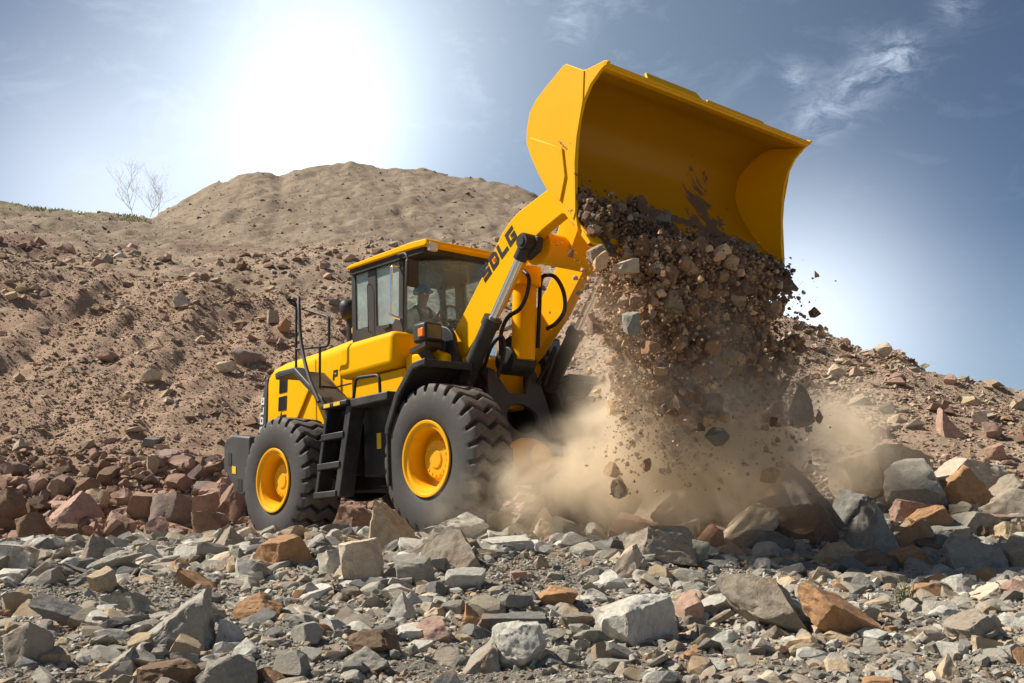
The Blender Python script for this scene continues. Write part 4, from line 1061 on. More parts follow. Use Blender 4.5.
def place(name, seed, sub, kind, centre, size, colour, tiltv=None, jitter=.12):
    if kind in ('lean', 'fall'):                 # a thick plate standing on edge: leaning up to the right, or falling away to it
        v, f = stone(seed, sub, 'slab'); w_, d_, h_ = size; a = math.atan2(h_, w_) * .82 * (1 if kind == 'lean' else -1)
        v = v * np.array([math.hypot(w_, h_) * .95, d_, min(w_, h_) * .62]); ca, sa = math.cos(a), math.sin(a)
        v = np.stack([v[:, 0] * ca - v[:, 2] * sa, v[:, 1], v[:, 0] * sa + v[:, 2] * ca], 1)
        v = v / (v.max(0) - v.min(0)) * np.array(size)
    else:
        v, f = stone(seed, sub, kind)
        v = v * np.array(size)
    me = np_mesh(name, v, f, sub >= 4)
    if sub >= 4:
        me.set_sharp_from_angle(angle=math.radians(38))
    o = link(name, me, M['stone']); o.location = centre
    c = np.array(PAL[colour]) * (1 + rng.uniform(-jitter, jitter)); o.color = (*[float(q) for q in c], 1)
    return o


for n_, (x0, y0, x1, y1, colr, kind, label, Yd, short) in enumerate(BO):
    if x0 > 640 and y1 < 582 and Yd != 'slope' and x1 - x0 > 20: x0, x1, y0 = x0 - 5, x1 + 5, y0 - 9      # the pile's own boulders
    pc = (x0 + x1) / 2
    if Yd is None: Yf = foot_distance(pc, y1 - 1)
    elif Yd == 'slope': Yf = foot_distance(pc, y1, 12.2 if pc > 700 else 17.2, 31)
    else: Yf = Yd
    wpx = x1 - x0; hpx = y1 - y0
    wid = wpx * Yf / F * 1.03; hei = hpx * Yf / F * 1.05
    dep = min(max(wid, hei) * .9, (wid + hei) * .5) * rng.uniform(.85, 1.1)
    extra = hei * (.16 if Yd is None or Yd == 'slope' else .22)          # part sunk in the ground or hidden in the pile
    p = at(pc, (y0 + y1) / 2, Yf + dep * .35)
    o = place('boulder' if min(wpx, hpx) > 16 or Yd != 'slope' else 'rock', 1000 + n_ * 7, 5 if wpx > 44 else 4, kind, (p.x, p.y, p.z - extra / 2), (wid, dep, hei + extra), colr)
    tag(o, label, 'boulder' if o.name.startswith('boulder') else 'rock', 'boulders and rocks of the quarry')
    occupied.append((x0, y0, x1, y1)); anchors.append((pc, (y0 + y1) / 2, wpx, short))

# ---- smaller rocks lying between the boulders: each an object, named by the boulder it lies beside
AN = [a for a in anchors if a[3]]
used_labels = {}
PROT = [stone(5000 + k, 3, k2) for k, k2 in enumerate(['block', 'slab', 'point', 'wedge', 'round', 'slab', 'block', 'wedge', 'slab', 'point'])]
PKIND = ['block', 'slab', 'point', 'wedge', 'round', 'slab', 'block', 'wedge', 'slab', 'point']
PMESH = [np_mesh('rock', v, f, False) for v, f in PROT]
for me_ in PMESH: me_.materials.append(M['stone'])
FORM = {'block': 'block', 'slab': 'flat chip', 'point': 'pointed stone', 'wedge': 'wedge', 'round': 'rounded stone'}


def rock_label(px, py, colr, kind, wpx):
    size = 'tiny' if wpx < 10 else 'small' if wpx < 16 else 'fist-like' if wpx < 22 else 'medium'
    near = sorted(AN, key=lambda a: math.hypot(a[0] - px, (a[1] - py) * 1.4))[:5]
    for far in ('', 'some way '):
        for a in near:
            dx, dy = px - a[0], py - a[1]
            d = ('left of' if dx < 0 else 'right of') if abs(dx) > abs(dy) * 1.3 else ('above' if dy < 0 else 'below')
            if abs(dx) <= abs(dy) * 1.3 and abs(dx) > abs(dy) * .5: d = ('upper' if dy < 0 else 'lower') + (' left of' if dx < 0 else ' right of')
            dd = math.hypot(dx, dy)
            word = 'close ' if dd < a[2] * .75 + 6 else ('' if dd < a[2] * 1.3 + 12 else 'well ')
            for sz in (size,):
                lb = f'{sz} {colr} {FORM[kind]} {word}{d} {a[3]}'
                if lb not in used_labels and len(lb.split()) <= 16: used_labels[lb] = 1; return lb
    return None


def put_rock(px, py, Y, wpx, cols, weights, group, zoff=.0):
    k = int(rng.integers(len(PROT))); colr = cols[int(rng.choice(len(cols), p=weights))]
    lb = rock_label(px, py, colr, PKIND[k], wpx)
    if lb is None: return False
    x = float(Y * (px - 512) / F / cp * .985); s = wpx * Y / F
    z = float(ground(x, Y)[0])
    o = D.objects.new('rock', PMESH[k]); C.objects.link(o)
    h = s * rng.uniform(.5, .85) * (.6 if PKIND[k] == 'slab' else 1)
    o.location = (x, Y, z + h * .28 + zoff); o.scale = (s, s * rng.uniform(.7, 1.1), h)
    o.rotation_euler = (rng.normal(0, .22), rng.normal(0, .22), rng.uniform(0, 6.28))
    o.color = (*[float(q) for q in np.array(PAL[colr]) * rng.uniform(.82, 1.18)], 1)
    tag(o, lb, 'rock', group); return True


def clash(px, py, r):
    return any(x0 - r * .2 < px < x1 + r * .2 and y0 - r * .2 < py < y1 - r * .15 for x0, y0, x1, y1 in occupied)


GC = ['grey', 'pale grey', 'grey-tan', 'tan', 'orange-brown', 'dark grey', 'pink', 'cream']; GWt = np.array([.32, .24, .16, .09, .04, .09, .01, .05])
count, tries = 0, 0
while count < 118 and tries < 4000:                                   # foreground floor
    tries += 1
    py = rng.uniform(552, 680); px = rng.uniform(-5, 1030); wpx = float(np.clip(9 + rng.pareto(2.2) * 7, 9, 34))
    if clash(px, py, wpx): continue
    Y = foot_distance(px, py)
    if Y > 11 or not put_rock(px, py, Y, wpx, GC, GWt, 'rocks lying in the grey gravel'): continue
    occupied.append((px - wpx / 2, py - wpx * .4, px + wpx / 2, py + wpx * .3)); count += 1
PC_ = ['grey', 'tan', 'orange-brown', 'grey-tan', 'pink', 'brown']; PW = np.array([.25, .2, .2, .15, .1, .1])
for _ in range(34):                                                   # gaps of the right pile
    px = rng.uniform(600, 1024); Y = rng.uniform(10.2, 13.2) if px > 720 else rng.uniform(10, 11)
    x = Y * (px - 512) / F / cp * .985; _, py = pix(x, Y, ground(x, Y)[0])
    put_rock(px, float(py), Y, float(rng.uniform(12, 30)), PC_, PW, 'rocks in the pile beneath the bucket', .05)
BC_ = ['red-brown', 'pink', 'brown', 'purple-grey', 'tan', 'orange-brown']; BWt = np.array([.26, .2, .2, .14, .1, .1])
for _ in range(52):                                                   # bank behind the machine
    px = rng.uniform(-5, 345); Y = rng.uniform(16.6, 20.2)
    x = Y * (px - 512) / F / cp * .985; _, py = pix(x, Y, ground(x, Y)[0])
    put_rock(px, float(py), Y, float(np.clip(7 + rng.pareto(2.) * 6, 7, 26)), BC_, BWt, 'rocks along the foot of the left bank', .03)
SC_ = ['pink', 'tan', 'cream', 'grey-tan', 'orange-brown', 'pale grey']; SW = np.array([.25, .22, .18, .15, .1, .1])
for _ in range(60):                                                   # slopes
    if rng.random() < .5: px = rng.uniform(820, 1030); Y = rng.uniform(14.5, 22.5)
    else: px = rng.uniform(-5, 330); Y = rng.uniform(20.5, 29.5)
    x = Y * (px - 512) / F / cp * .985; _, py = pix(x, Y, ground(x, Y)[0])
    put_rock(px, float(py), Y, float(np.clip(4.5 + rng.pareto(2.2) * 4, 4.5, 16)), SC_, SW, 'rocks strewn over the slopes')


# ---- gravel and scree that nobody could count
def chips(name, X, Y, size, colours, label, cat, flat=.62, sub=1, embed=.25, zfun=None):
    n = len(X); base = []
    for k in range(10):
        v, f = ICO[1] if sub == 1 else ICO[2]
        if sub == 0:
            v = np.array([(-1, -.6, -.5), (1, -.7, -.4), (.8, .8, -.5), (-.8, .7, -.45), (-.6, -.4, .5), (.55, -.5, .6), (.6, .5, .45), (-.5, .45, .55)])
            f = np.array([(0, 1, 5), (0, 5, 4), (1, 2, 6), (1, 6, 5), (2, 3, 7), (2, 7, 6), (3, 0, 4), (3, 4, 7), (4, 5, 6), (4, 6, 7), (0, 3, 2), (0, 2, 1)])
            v = v + rng.normal(size=v.shape) * .22
        else:
            v, f = stone(7000 + k, sub, ['block', 'slab', 'wedge', 'point'][k % 4]); v = v * 2
        base.append((v * .5, f))
    z = ground(X, Y) if zfun is None else zfun
    vs, fs, cs, off = [], [], [], 0
    which = rng.integers(0, 10, n)
    ang = rng.uniform(0, 2 * math.pi, n); tx = rng.normal(0, .35, n); ty = rng.normal(0, .35, n)
    asp = rng.uniform(.55, 1.0, n); hh = rng.uniform(.35, .95, n) * flat * 1.3
    for k in range(10):
        s = np.where(which == k)[0]
        if not len(s): continue
        v, f = base[k]
        P = v[None] * np.stack([size[s], size[s] * asp[s], size[s] * hh[s]], -1)[:, None, :]
        ca, sa = np.cos(ang[s])[:, None], np.sin(ang[s])[:, None]
        a, b_ = np.cos(tx[s])[:, None], np.sin(tx[s])[:, None]
        P = np.stack([P[..., 0], P[..., 1] * a - P[..., 2] * b_, P[..., 1] * b_ + P[..., 2] * a], -1)
        a, b_ = np.cos(ty[s])[:, None], np.sin(ty[s])[:, None]
        P = np.stack([P[..., 0] * a + P[..., 2] * b_, P[..., 1], -P[..., 0] * b_ + P[..., 2] * a], -1)
        P = np.stack([P[..., 0] * ca - P[..., 1] * sa, P[..., 0] * sa + P[..., 1] * ca, P[..., 2]], -1)
        P = P + np.stack([X[s], Y[s], z[s] + size[s] * hh[s] * embed], -1)[:, None, :]
        m_ = len(v)
        vs.append(P.reshape(-1, 3)); fs.append((f[None] + off + (np.arange(len(s)) * m_)[:, None, None]).reshape(-1, 3)); off += len(s) * m_
        cs.append(np.repeat(colours[s], m_, 0))
    me = np_mesh(name, np.concatenate(vs), np.concatenate(fs), False); vcol(me, np.concatenate(cs))
    return tag(link(name, me, M['chips']), label, cat, kind='stuff')


def palette(n, names, weights, spread=.2):
    w = np.array(weights, float); w /= w.sum()
    return np.array([PAL[q] for q in names])[rng.choice(len(names), n, p=w)] * rng.uniform(1 - spread, 1 + spread, (n, 1))


GN = ['grey', 'pale grey', 'grey-tan', 'tan', 'orange-brown', 'dark grey', 'cream', 'pink']
n = 34000
Y = np.sqrt(rng.uniform(4.3 ** 2, 13.0 ** 2, n)); X = (rng.uniform(-190, 1240, n) - 512) / F / cp * Y
sz = np.clip(.022 + rng.pareto(2.6, n) * .018, .018, .13) * np.clip(Y / 8, .62, 1.3)
chips('gravel', X, Y, sz, palette(n, GN, [.32, .22, .17, .08, .035, .13, .04, .01]), 'grey broken gravel spread over the quarry floor', 'gravel', sub=1)
n = 110000
Y = 4.2 + (rng.uniform(0, 1, n) ** 1.25) * 7.5; X = (rng.uniform(-190, 1240, n) - 512) / F / cp * Y
sz = np.clip(.010 + rng.pareto(3, n) * .010, .008, .045) * np.clip(Y / 6.5, .75, 1.6)
chips('grit', X, Y, sz, palette(n, GN, [.3, .2, .18, .08, .05, .14, .03, .02]), 'fine grey stone grit between the larger stones', 'grit', sub=0, embed=.3)
n = 36000
Y = np.sqrt(rng.uniform(4.6 ** 2, 12.6 ** 2, n)); X = (rng.uniform(-190, 1240, n) - 512) / F / cp * Y
sz = np.clip(.05 + rng.pareto(2.1, n) * .040, .045, .27) * np.clip(Y / 8, .6, 1.2)
cl_ = fbm(np.stack([X * .8, Y * .8, X * 0], 1), 2, 91)
s_ = cl_ > -.45
chips('cobbles', X[s_], Y[s_], sz[s_], palette(s_.sum(), GN, [.36, .18, .17, .08, .035, .14, .03, .01]), 'loose hand-sized stones scattered thickly through the gravel', 'stones', flat=.50, sub=2, embed=.20)
# pile filler on the right and along the rock line
n = 3600
px_ = rng.uniform(480, 1200, n); Y = np.where(px_ > 720, rng.uniform(10.6, 14.6, n), rng.uniform(10.2, 11.8, n)); X = (px_ - 512) / F / cp * Y
chips('pile_rubble', X, Y, np.clip(.06 + rng.pareto(2.5, n) * .045, .05, .22), palette(n, ['grey', 'tan', 'orange-brown', 'brown', 'pink', 'grey-tan'], [.25, .2, .16, .12, .1, .17]), 'rubble filling the gaps of the boulder pile', 'rubble', sub=2, embed=.3)
n = 2600
px_ = rng.uniform(-60, 560, n); Y = rng.uniform(17.0, 20.5, n); X = (px_ - 512) / F / cp * Y
chips('bank_rubble', X, Y, np.clip(.10 + rng.pareto(2.3, n) * .09, .09, .5), palette(n, ['red-brown', 'pink', 'brown', 'purple-grey', 'tan'], [.3, .2, .25, .15, .1]), 'reddish rubble along the foot of the left bank', 'rubble', sub=2, embed=.3)
n = 105000
px_ = rng.uniform(-160, 1220, n); t = rng.uniform(0, 1, n) ** 1.2
Y = np.where(px_ > 700, 12.8 + t * 11, 18.5 + t * 12.5); X = (px_ - 512) / F / cp * Y
dens = fbm(np.stack([X * .22, Y * .35, X * 0], 1), 3, 77)
s_ = dens + rng.uniform(-.6, .6, n) > -.25
X, Y, px_ = X[s_], Y[s_], px_[s_]; n = len(X)
sz = np.clip(.035 + rng.pareto(2.7, n) * .034, .03, .34) * rng.choice([1, 1, 1, .7], n)
colr = np.where((px_ > 600)[:, None], palette(n, ['pink', 'tan', 'grey-tan', 'brown', 'cream', 'red-brown'], [.25, .27, .15, .15, .08, .1]), palette(n, ['brown', 'red-brown', 'tan', 'pink', 'grey-tan', 'cream'], [.14, .12, .32, .22, .12, .08]))
chips('scree', X, Y, sz, colr, 'loose brown and pinkish scree covering the quarry slopes', 'scree', sub=0, embed=.25)
# stony outcrops under the terrace edge and on the upper bank
n = 5200
px_ = rng.uniform(-60, 600, n); Y = np.where(rng.random(n) < .5, rng.uniform(27.5, 30.2, n), rng.uniform(33, 40, n)); X = (px_ - 512) / F / cp * Y
dens = fbm(np.stack([X * .25, Y * .2, X * 0], 1), 3, 177); s_ = dens > .0
X, Y = X[s_], Y[s_]; n = len(X)
chips('outcrop_stones', X, Y, np.clip(.06 + rng.pareto(2.2, n) * .07, .05, .5), palette(n, ['pink', 'brown', 'grey-tan', 'tan', 'pale grey', 'red-brown'], [.24, .26, .18, .16, .06, .1]), 'broken stone showing along the terrace edge and upper bank', 'stones', sub=1, embed=.2)
n = 8000
px_ = rng.uniform(-80, 760, n); Y = rng.uniform(33, 64, n); X = (px_ - 512) / F / cp * Y
chips('hill_clods', X, Y, np.clip(.05 + rng.pareto(2.4, n) * .04, .04, .30), palette(n, ['tan', 'grey-tan', 'brown', 'cream'], [.5, .2, .22, .08], .25) * .9, 'small clods and stones over the bare mound', 'clods', sub=0, embed=.15)
# ------------------------------------------------------------------ rocks falling out of the bucket
MI = MW.inverted(); CM = MI @ Vector((0, 0, CAMZ))


def on_plane(px, py, xm):
    """machine-frame point seen at a pixel on the cross plane x = xm"""
    d = (MI.to_3x3() @ Vector(ray(px, py)))
    return CM + d * ((xm - CM.x) / d.x)


HERO = [
    (625, 191, 649, 216, 'brown', 'block', 'dark brown cube-like rock topmost on the bucket lip', 2.44, 'the dark rock topmost on the bucket lip'),
    (605, 203, 625, 221, 'cream', 'round', 'pale cream rock on the bucket lip left of the dark topmost rock', 2.47, 'the cream rock on the bucket lip'),
    (646, 208, 672, 233, 'grey-tan', 'wedge', 'grey-brown rock on the bucket lip right of the dark topmost rock', 2.47, 'the grey-brown rock on the bucket lip'),
    (628, 221, 645, 244, 'grey-tan', 'block', 'upright grey-tan stone hanging over the bucket lip below the dark rock', 2.60, None),
    (643, 222, 657, 236, 'brown', 'round', 'small brown stone between upright lip stone and grey-brown lip rock', 2.58, None),
    (622, 206, 635, 220, 'grey-tan', 'wedge', 'small grey wedge between cream and dark lip rocks', 2.50, None),
    (634, 213, 649, 223, 'pink', 'slab', 'pinkish flat stone under the dark topmost lip rock', 2.52, None),
    (586, 243, 610, 264, 'tan', 'block', 'tan rock falling at the upper left of the rock curtain', 2.75, 'the tan rock at the upper left of the fall'),
    (612, 259, 641, 275, 'cream', 'slab', 'pale flat rock falling near the top of the curtain', 2.95, 'the pale flat falling rock'),
    (689, 252, 710, 270, 'pink', 'round', 'pinkish rock falling near the top middle of the curtain', 2.85, 'the pink falling rock'),
    (715, 285, 737, 313, 'pale grey', 'slab', 'pale grey slab falling upright right of the pink falling rock', 2.80, 'the pale grey falling slab'),
    (737, 276, 759, 292, 'brown', 'block', 'dark brown clod falling against the bright sky gap', 2.75, 'the dark clod in the sky gap'),
    (770, 282, 783, 296, 'brown', 'round', 'small dark clod falling below the right bucket corner', 2.75, None),
    (783, 333, 807, 359, 'brown', 'round', 'round dark brown clod falling at the right outer edge', 2.80, 'the round dark clod at the outer edge'),
    (787, 384, 811, 427, 'purple-grey', 'wedge', 'tall purplish rock falling low at the right side', 2.85, 'the tall purplish falling rock'),
    (779, 356, 798, 376, 'brown', 'block', 'brown clod falling just below the round dark clod', 2.8, None),
    (768, 381, 785, 398, 'brown', 'round', 'brown clod falling left of the tall purplish rock', 2.8, None),
    (752, 296, 775, 330, 'tan', 'slab', 'tan slab falling below the dark clod in the sky gap', 2.8, None),
    (655, 290, 684, 314, 'tan', 'wedge', 'tan wedge falling in the upper middle of the curtain', 3.0, 'the tan falling wedge'),
    (620, 310, 642, 336, 'grey', 'block', 'grey block falling on the left side of the curtain', 3.0, 'the grey falling block'),
    (690, 330, 718, 358, 'brown', 'block', 'large brown rock falling in the middle of the curtain', 3.0, 'the large brown falling rock'),
    (735, 340, 764, 364, 'pink', 'wedge', 'pink-brown rock falling right of the large brown falling rock', 2.9, 'the pink-brown falling rock'),
    (648, 360, 672, 384, 'purple-grey', 'round', 'purple-grey rock falling in the lower left of the curtain', 3.0, 'the purple-grey falling rock'),
    (700, 392, 728, 420, 'grey-tan', 'block', 'grey-tan rock falling low in the middle above the dust', 3.0, 'the low grey-tan falling rock'),
]
FAN = []
for n_, (x0, y0, x1, y1, colr, kind, label, xm, short) in enumerate(HERO):
    c = on_plane((x0 + x1) / 2, (y0 + y1) / 2, xm); wp = MW @ c
    s = wp.y / F * .97
    o = place('falling_rock' if n_ > 6 else 'rock', 9000 + n_ * 3, 4, kind, wp, ((x1 - x0) * s, (x1 - x0 + y1 - y0) * .45 * s, (y1 - y0) * s), colr)
    o.color = (*[q * .82 for q in o.color[:3]], 1)
    o.rotation_euler = (rng.normal(0, .2), rng.normal(0, .15), rng.normal(0, .3))
    tag(o, label, 'rock', 'rocks tipped from the bucket')
    if short: FAN.append(((x0 + x1) / 2, (y0 + y1) / 2, x1 - x0, short))


def curtain(n):
    """points of the falling mass in machine coordinates: thrown forward a little, denser towards the near side"""
    t = rng.beta(1.0, 1.7, n)                    # 0 at the lip, 1 at the ground
    y = -1.22 + 2.60 * rng.beta(1.1, 1.6, n)
    z = 2.50 - 2.12 * t
    # the far side has emptied first: a gap opens there under the lip
    gap = (y > .55) & (z > 2.12 - .25 * rng.random(n)) & (rng.random(n) < .93)
    y = np.where(gap, y - 1.25, y)
    y = y * (1 - .08 * t) - .10 * t
    x = 2.70 + .06 * t + rng.normal(0, .19 + .10 * t, n)
    return x, y, z


SAVED = AN; AN = FAN
FORM = {'block': 'falling rock', 'slab': 'falling flat stone', 'point': 'falling shard', 'wedge': 'falling shard', 'round': 'falling clod'}
placed = 0
while placed < 84:
    x, y, z = (float(q[0]) for q in curtain(1)); wp = MW @ Vector((x, y, z)); px, py = (float(q) for q in pix(wp.x, wp.y, wp.z))
    k = int(rng.integers(len(PROT))); wpx = float(np.clip(8 + rng.pareto(2.4) * 5, 8, 22))
    colr = str(rng.choice(['brown', 'tan', 'grey-tan', 'purple-grey', 'pink', 'dark grey'], p=[.46, .22, .12, .12, .06, .02]))
    lb = rock_label(px, py, colr, PKIND[k], wpx)
    if lb is None: continue
    o = D.objects.new('falling_rock', PMESH[k]); C.objects.link(o); s = wpx * wp.y / F
    o.location = wp; o.scale = (s, s * rng.uniform(.7, 1), s * rng.uniform(.75, 1.5)); o.rotation_euler = (rng.normal(0, .4), rng.normal(0, .4), rng.uniform(0, 6.28))
    o.color = (*[float(q) for q in np.array(PAL[colr]) * np.array([1.12, 1.0, .88]) * rng.uniform(.8, 1.1)], 1)
    tag(o, lb, 'rock', 'rocks tipped from the bucket'); placed += 1
AN = SAVED

def streams(n, spread):
    x, y, z = curtain(n)
    st_y = rng.uniform(-1.22, 1.15, 46); st_x = rng.normal(2.72, .17, 46); st_w = rng.random(46) ** 1.5 + .08; st_w /= st_w.sum()
    st_l = rng.uniform(.42, 1.15, 46); k = rng.choice(46, n, p=st_w); z = np.where(rng.random(n) < .9, 2.5 - (2.5 - z) * st_l[k], z); t = (2.5 - z) / 2.3
    sel = (rng.random(n) < .72) & (z < 2.2)
    y = np.where(sel & ~((st_y[k] > .45) & (z > 1.7)), st_y[k] - .08 * t + rng.normal(0, spread, n), y); x = np.where(sel, st_x[k] + .06 * t + rng.normal(0, spread, n), x)
    return x, y, z


SOIL = ['brown', 'tan', 'grey-tan', 'purple-grey', 'cream']
for n, spread, lo_, k_, hi_, sub_ in ((9500, .080, .020, .030, .16, 1), (24000, .075, .009, .008, .03, 0)):
    x, y, z = streams(n, spread)
    x = x + rng.normal(0, .05, n); y = y + np.where(rng.random(n) < .05, rng.normal(0, .25, n), 0)
    W3 = np.array(MR) @ np.stack([x, y, z]) + np.array(MT)[:, None]
    sz = np.clip(lo_ + rng.pareto(2.3, n) * k_, lo_ * .7, hi_)
    chips('falling_soil', W3[0], W3[1], sz, palette(n, SOIL, [.42, .30, .13, .13, .02], .30) * np.array([1.38, 1.18, 1.0]), 'brown soil and small stones pouring from the bucket' if sub_ else 'fine brown earth streaming down between the falling stones', 'soil', flat=1.15, sub=2 if sub_ else 0, embed=0, zfun=W3[2])
# stray crumbs flung clear on the far side
# soil left on the bucket floor and lip
n = 5200
f_ = rng.beta(2.4, 1.1, n); y = np.concatenate([-1.53 + .95 * rng.beta(1.0, 2.2, n // 2), rng.uniform(-1.5, 1.6, n - n // 2)])
lift = np.abs(rng.normal(0, .05, n)) * (1 + 1.2 * np.exp(-((y + 1.2) / .5) ** 2)) + .06 * np.exp(-((y - .2) / 1.0) ** 2) * rng.random(n) * 2
x = 2.19 + .43 * f_ + lift * .79 + .02; z = 3.06 - .56 * f_ + lift * .61 + .015
keep_ = rng.random(n) < np.clip((f_ - .45) * 2.2 + np.exp(-((y + 1.45) / .22) ** 2), 0, 1)
x, y, z = x[keep_], y[keep_], z[keep_]; n = len(x)
W3 = np.array(MR) @ np.stack([x, y, z]) + np.array(MT)[:, None]
sz = np.clip(.018 + rng.pareto(2.4, n) * .02, .015, .11)
chips('bucket_soil', W3[0], W3[1], sz, palette(n, ['brown', 'tan', 'grey-tan', 'red-brown'], [.6, .15, .12, .13], .35) * .85, 'damp brown soil clinging to the bucket floor and lip', 'soil', flat=.9, sub=1, embed=0, zfun=W3[2])

# ------------------------------------------------------------------ dust boiling up where the load lands
BL = [(560, 474, 10.4, .34, 1.0), (612, 462, 10.3, .42, 1.0), (655, 447, 9.9, .50, 1.2), (715, 447, 10.0, .52, 1.1), (775, 448, 10.5, .52, .9), (845, 440, 12.2, .48, .9), (640, 415, 10.0, .42, .6),
      (680, 405, 9.7, .50, .75), (745, 410, 10.0, .48, .6), (635, 390, 9.6, .42, .6), (640, 335, 9.6, .45, .35), (700, 340, 9.8, .45, .35), (665, 290, 9.7, .35, .22), (500, 492, 10.3, .30, .5), (540, 500, 10.2, .32, .65), (455, 517, 9.9, .24, .25), (620, 485, 10.2, .38, .7), (700, 480, 10.3, .42, .7), (760, 480, 10.5, .36, .35)]
pts = [(at(px, py, Y), r, s) for px, py, Y, r, s in BL]
lo = [min(p[k] - 1.9 * r for p, r, s in pts) for k in range(3)]; hi = [max(p[k] + 1.9 * r for p, r, s in pts) for k in range(3)]
bm = bmesh.new()
for p, r, s in pts:
    bmesh.ops.create_icosphere(bm, subdivisions=2, radius=r * 1.95, matrix=Matrix.Translation(p))
hull = bmesh.ops.convex_hull(bm, input=bm.verts)
bmesh.ops.delete(bm, geom=[g_ for g_ in set(hull['geom_interior'] + hull['geom_unused']) if isinstance(g_, bmesh.types.BMVert)], context='VERTS')
for f in [f for f in bm.faces if f not in set(q for q in hull['geom'] if isinstance(q, bmesh.types.BMFace))]: bm.faces.remove(f)
bmesh.ops.recalc_face_normals(bm, faces=bm.faces)
me = D.meshes.new('dust_cloud'); bm.to_mesh(me); bm.free()
m = D.materials.new('dust_volume'); m.use_nodes = True; nt = m.node_tree; nt.nodes.clear(); L = nt.links.new
out = nt.nodes.new('ShaderNodeOutputMaterial'); pv = nt.nodes.new('ShaderNodeVolumePrincipled')
pv.inputs['Color'].default_value = (1., .885, .70, 1); pv.inputs['Anisotropy'].default_value = .15
co = coords(nt); tot = None
for p, r, s in pts:
    d = nt.nodes.new('ShaderNodeVectorMath'); d.operation = 'DISTANCE'; d.inputs[1].default_value = p; L(co, d.inputs[0])
    q = mth(nt, 'SUBTRACT', 1., mth(nt, 'DIVIDE', d.outputs['Value'], r * 1.9), True)
    q = mth(nt, 'MULTIPLY', mth(nt, 'MULTIPLY', q, q), s)
    tot = q if tot is None else mth(nt, 'ADD', tot, q)
nz = noise_node(nt, co, 1.9, 7, .62, 1.1)
k = ramp(nt, nz, [(.40, .04), (.47, .30), (.62, 1.)])
L(mth(nt, 'MULTIPLY', mth(nt, 'MULTIPLY', tot, k), 8.0), pv.inputs['Density']); L(pv.outputs[0], out.inputs['Volume'])
dc = link('dust_cloud', me, m)
m.cycles.volume_step_rate = 1.0
tag(dc, 'pale brown dust boiling up where the load lands', 'dust', kind='stuff')

# ------------------------------------------------------------------ the driver
def skin_mesh(name, verts, edges, rad, mat, parent=None, roots=(0,), sub=2):
    me = D.meshes.new(name); me.from_pydata([Vector(v) for v in verts], edges, []); me.update()
    o = link(name, me, mat, parent)
    sk = o.modifiers.new('skin', 'SKIN'); sk.use_smooth_shade = True
    for i, r in enumerate(rad):
        d = me.skin_vertices[0].data[i]; d.radius = (r, r) if not hasattr(r, '__len__') else r; d.use_root = i in roots
    ss = o.modifiers.new('subdivision', 'SUBSURF'); ss.levels = sub; ss.render_levels = sub
    return o


HX = -1.72
bv = [(HX, 0, 2.37), (HX - .03, 0, 2.52), (HX - .05, 0, 2.70), (HX - .035, 0, 2.83), (HX - .015, 0, 2.90), (HX + .005, 0, 2.97), (HX + .015, 0, 3.04), (HX + .01, 0, 3.10)]
br = [(.14, .11), (.135, .105), (.155, .11), (.11, .08), .055, (.062, .075), (.078, .095), (.07, .08)]
be = [(k, k + 1) for k in range(7)]
def addv(p, r, frm):
    bv.append(p); br.append(r); be.append((frm, len(bv) - 1)); return len(bv) - 1
nose = addv((HX + .125, 0, 3.02), .012, 6)
for s_ in (-1, 1):
    a = addv((HX - .04, s_ * .17, 2.80), .062, 3); a = addv((HX + .07, s_ * .26, 2.56), .048, a); a = addv((HX + .35, s_ * .18, 2.60), .034, a); hnd = addv((HX + .43, s_ * .165, 2.625), (.026, .034), a)
    for j in range(4):
        q = addv((HX + .485, s_ * (.165 + (j - 1.5) * .021), 2.655 - abs(j - 1) * .004), .0095, hnd); q = addv((HX + .53, s_ * (.165 + (j - 1.5) * .020), 2.635), .009, q); addv((HX + .525, s_ * (.165 + (j - 1.5) * .019), 2.60 + .004 * j), .008, q)
    q = addv((HX + .455, s_ * .12, 2.615), .011, hnd); addv((HX + .495, s_ * .115, 2.60), .009, q)
    k_ = addv((HX + .10, s_ * .10, 2.345), .085, 0); k_ = addv((HX + .44, s_ * .15, 2.40), .062, k_); k_ = addv((HX + .55, s_ * .15, 2.02), .045, k_); addv((HX + .66, s_ * .155, 1.97), .04, k_)
person = skin_mesh('person', bv, be, br, M['skin'])
person.matrix_world = MW
tag(person, 'machine driver in blue hard hat and dark overalls seated in the cab', 'person')
# hard hat, clothing, eyes
B().lathe([(0, .0001)], 0, 0, 4) if False else None
hb = bmesh.new(); bmesh.ops.create_uvsphere(hb, u_segments=24, v_segments=14, radius=1, matrix=Matrix.Translation((HX, 0, 3.075)) @ Matrix.Diagonal((.128, .112, .115, 1)))
bmesh.ops.delete(hb, geom=[v for v in hb.verts if v.co.z < 3.07], context='VERTS')
bmesh.ops.create_cone(hb, cap_ends=True, segments=24, radius1=1, radius2=.96, depth=.012, matrix=Matrix.Translation((HX + .022, 0, 3.074)) @ Matrix.Diagonal((.155, .122, 1, 1)))
me = D.meshes.new('hard_hat'); hb.to_mesh(me); hb.free()
link('hard_hat', me, M['helmet'], person)
for s_ in (-1, 1): B().sphere((HX + .098, s_ * .032, 3.035), .011, 10).build('eye', M['white'], person, smooth=60)
sv, sr, se = [(HX - .02, 0, 2.50), (HX - .05, 0, 2.70), (HX - .035, 0, 2.82), (HX - .02, 0, 2.875)], [(.145, .115), (.168, .122), (.12, .09), .07], [(0, 1), (1, 2), (2, 3)]
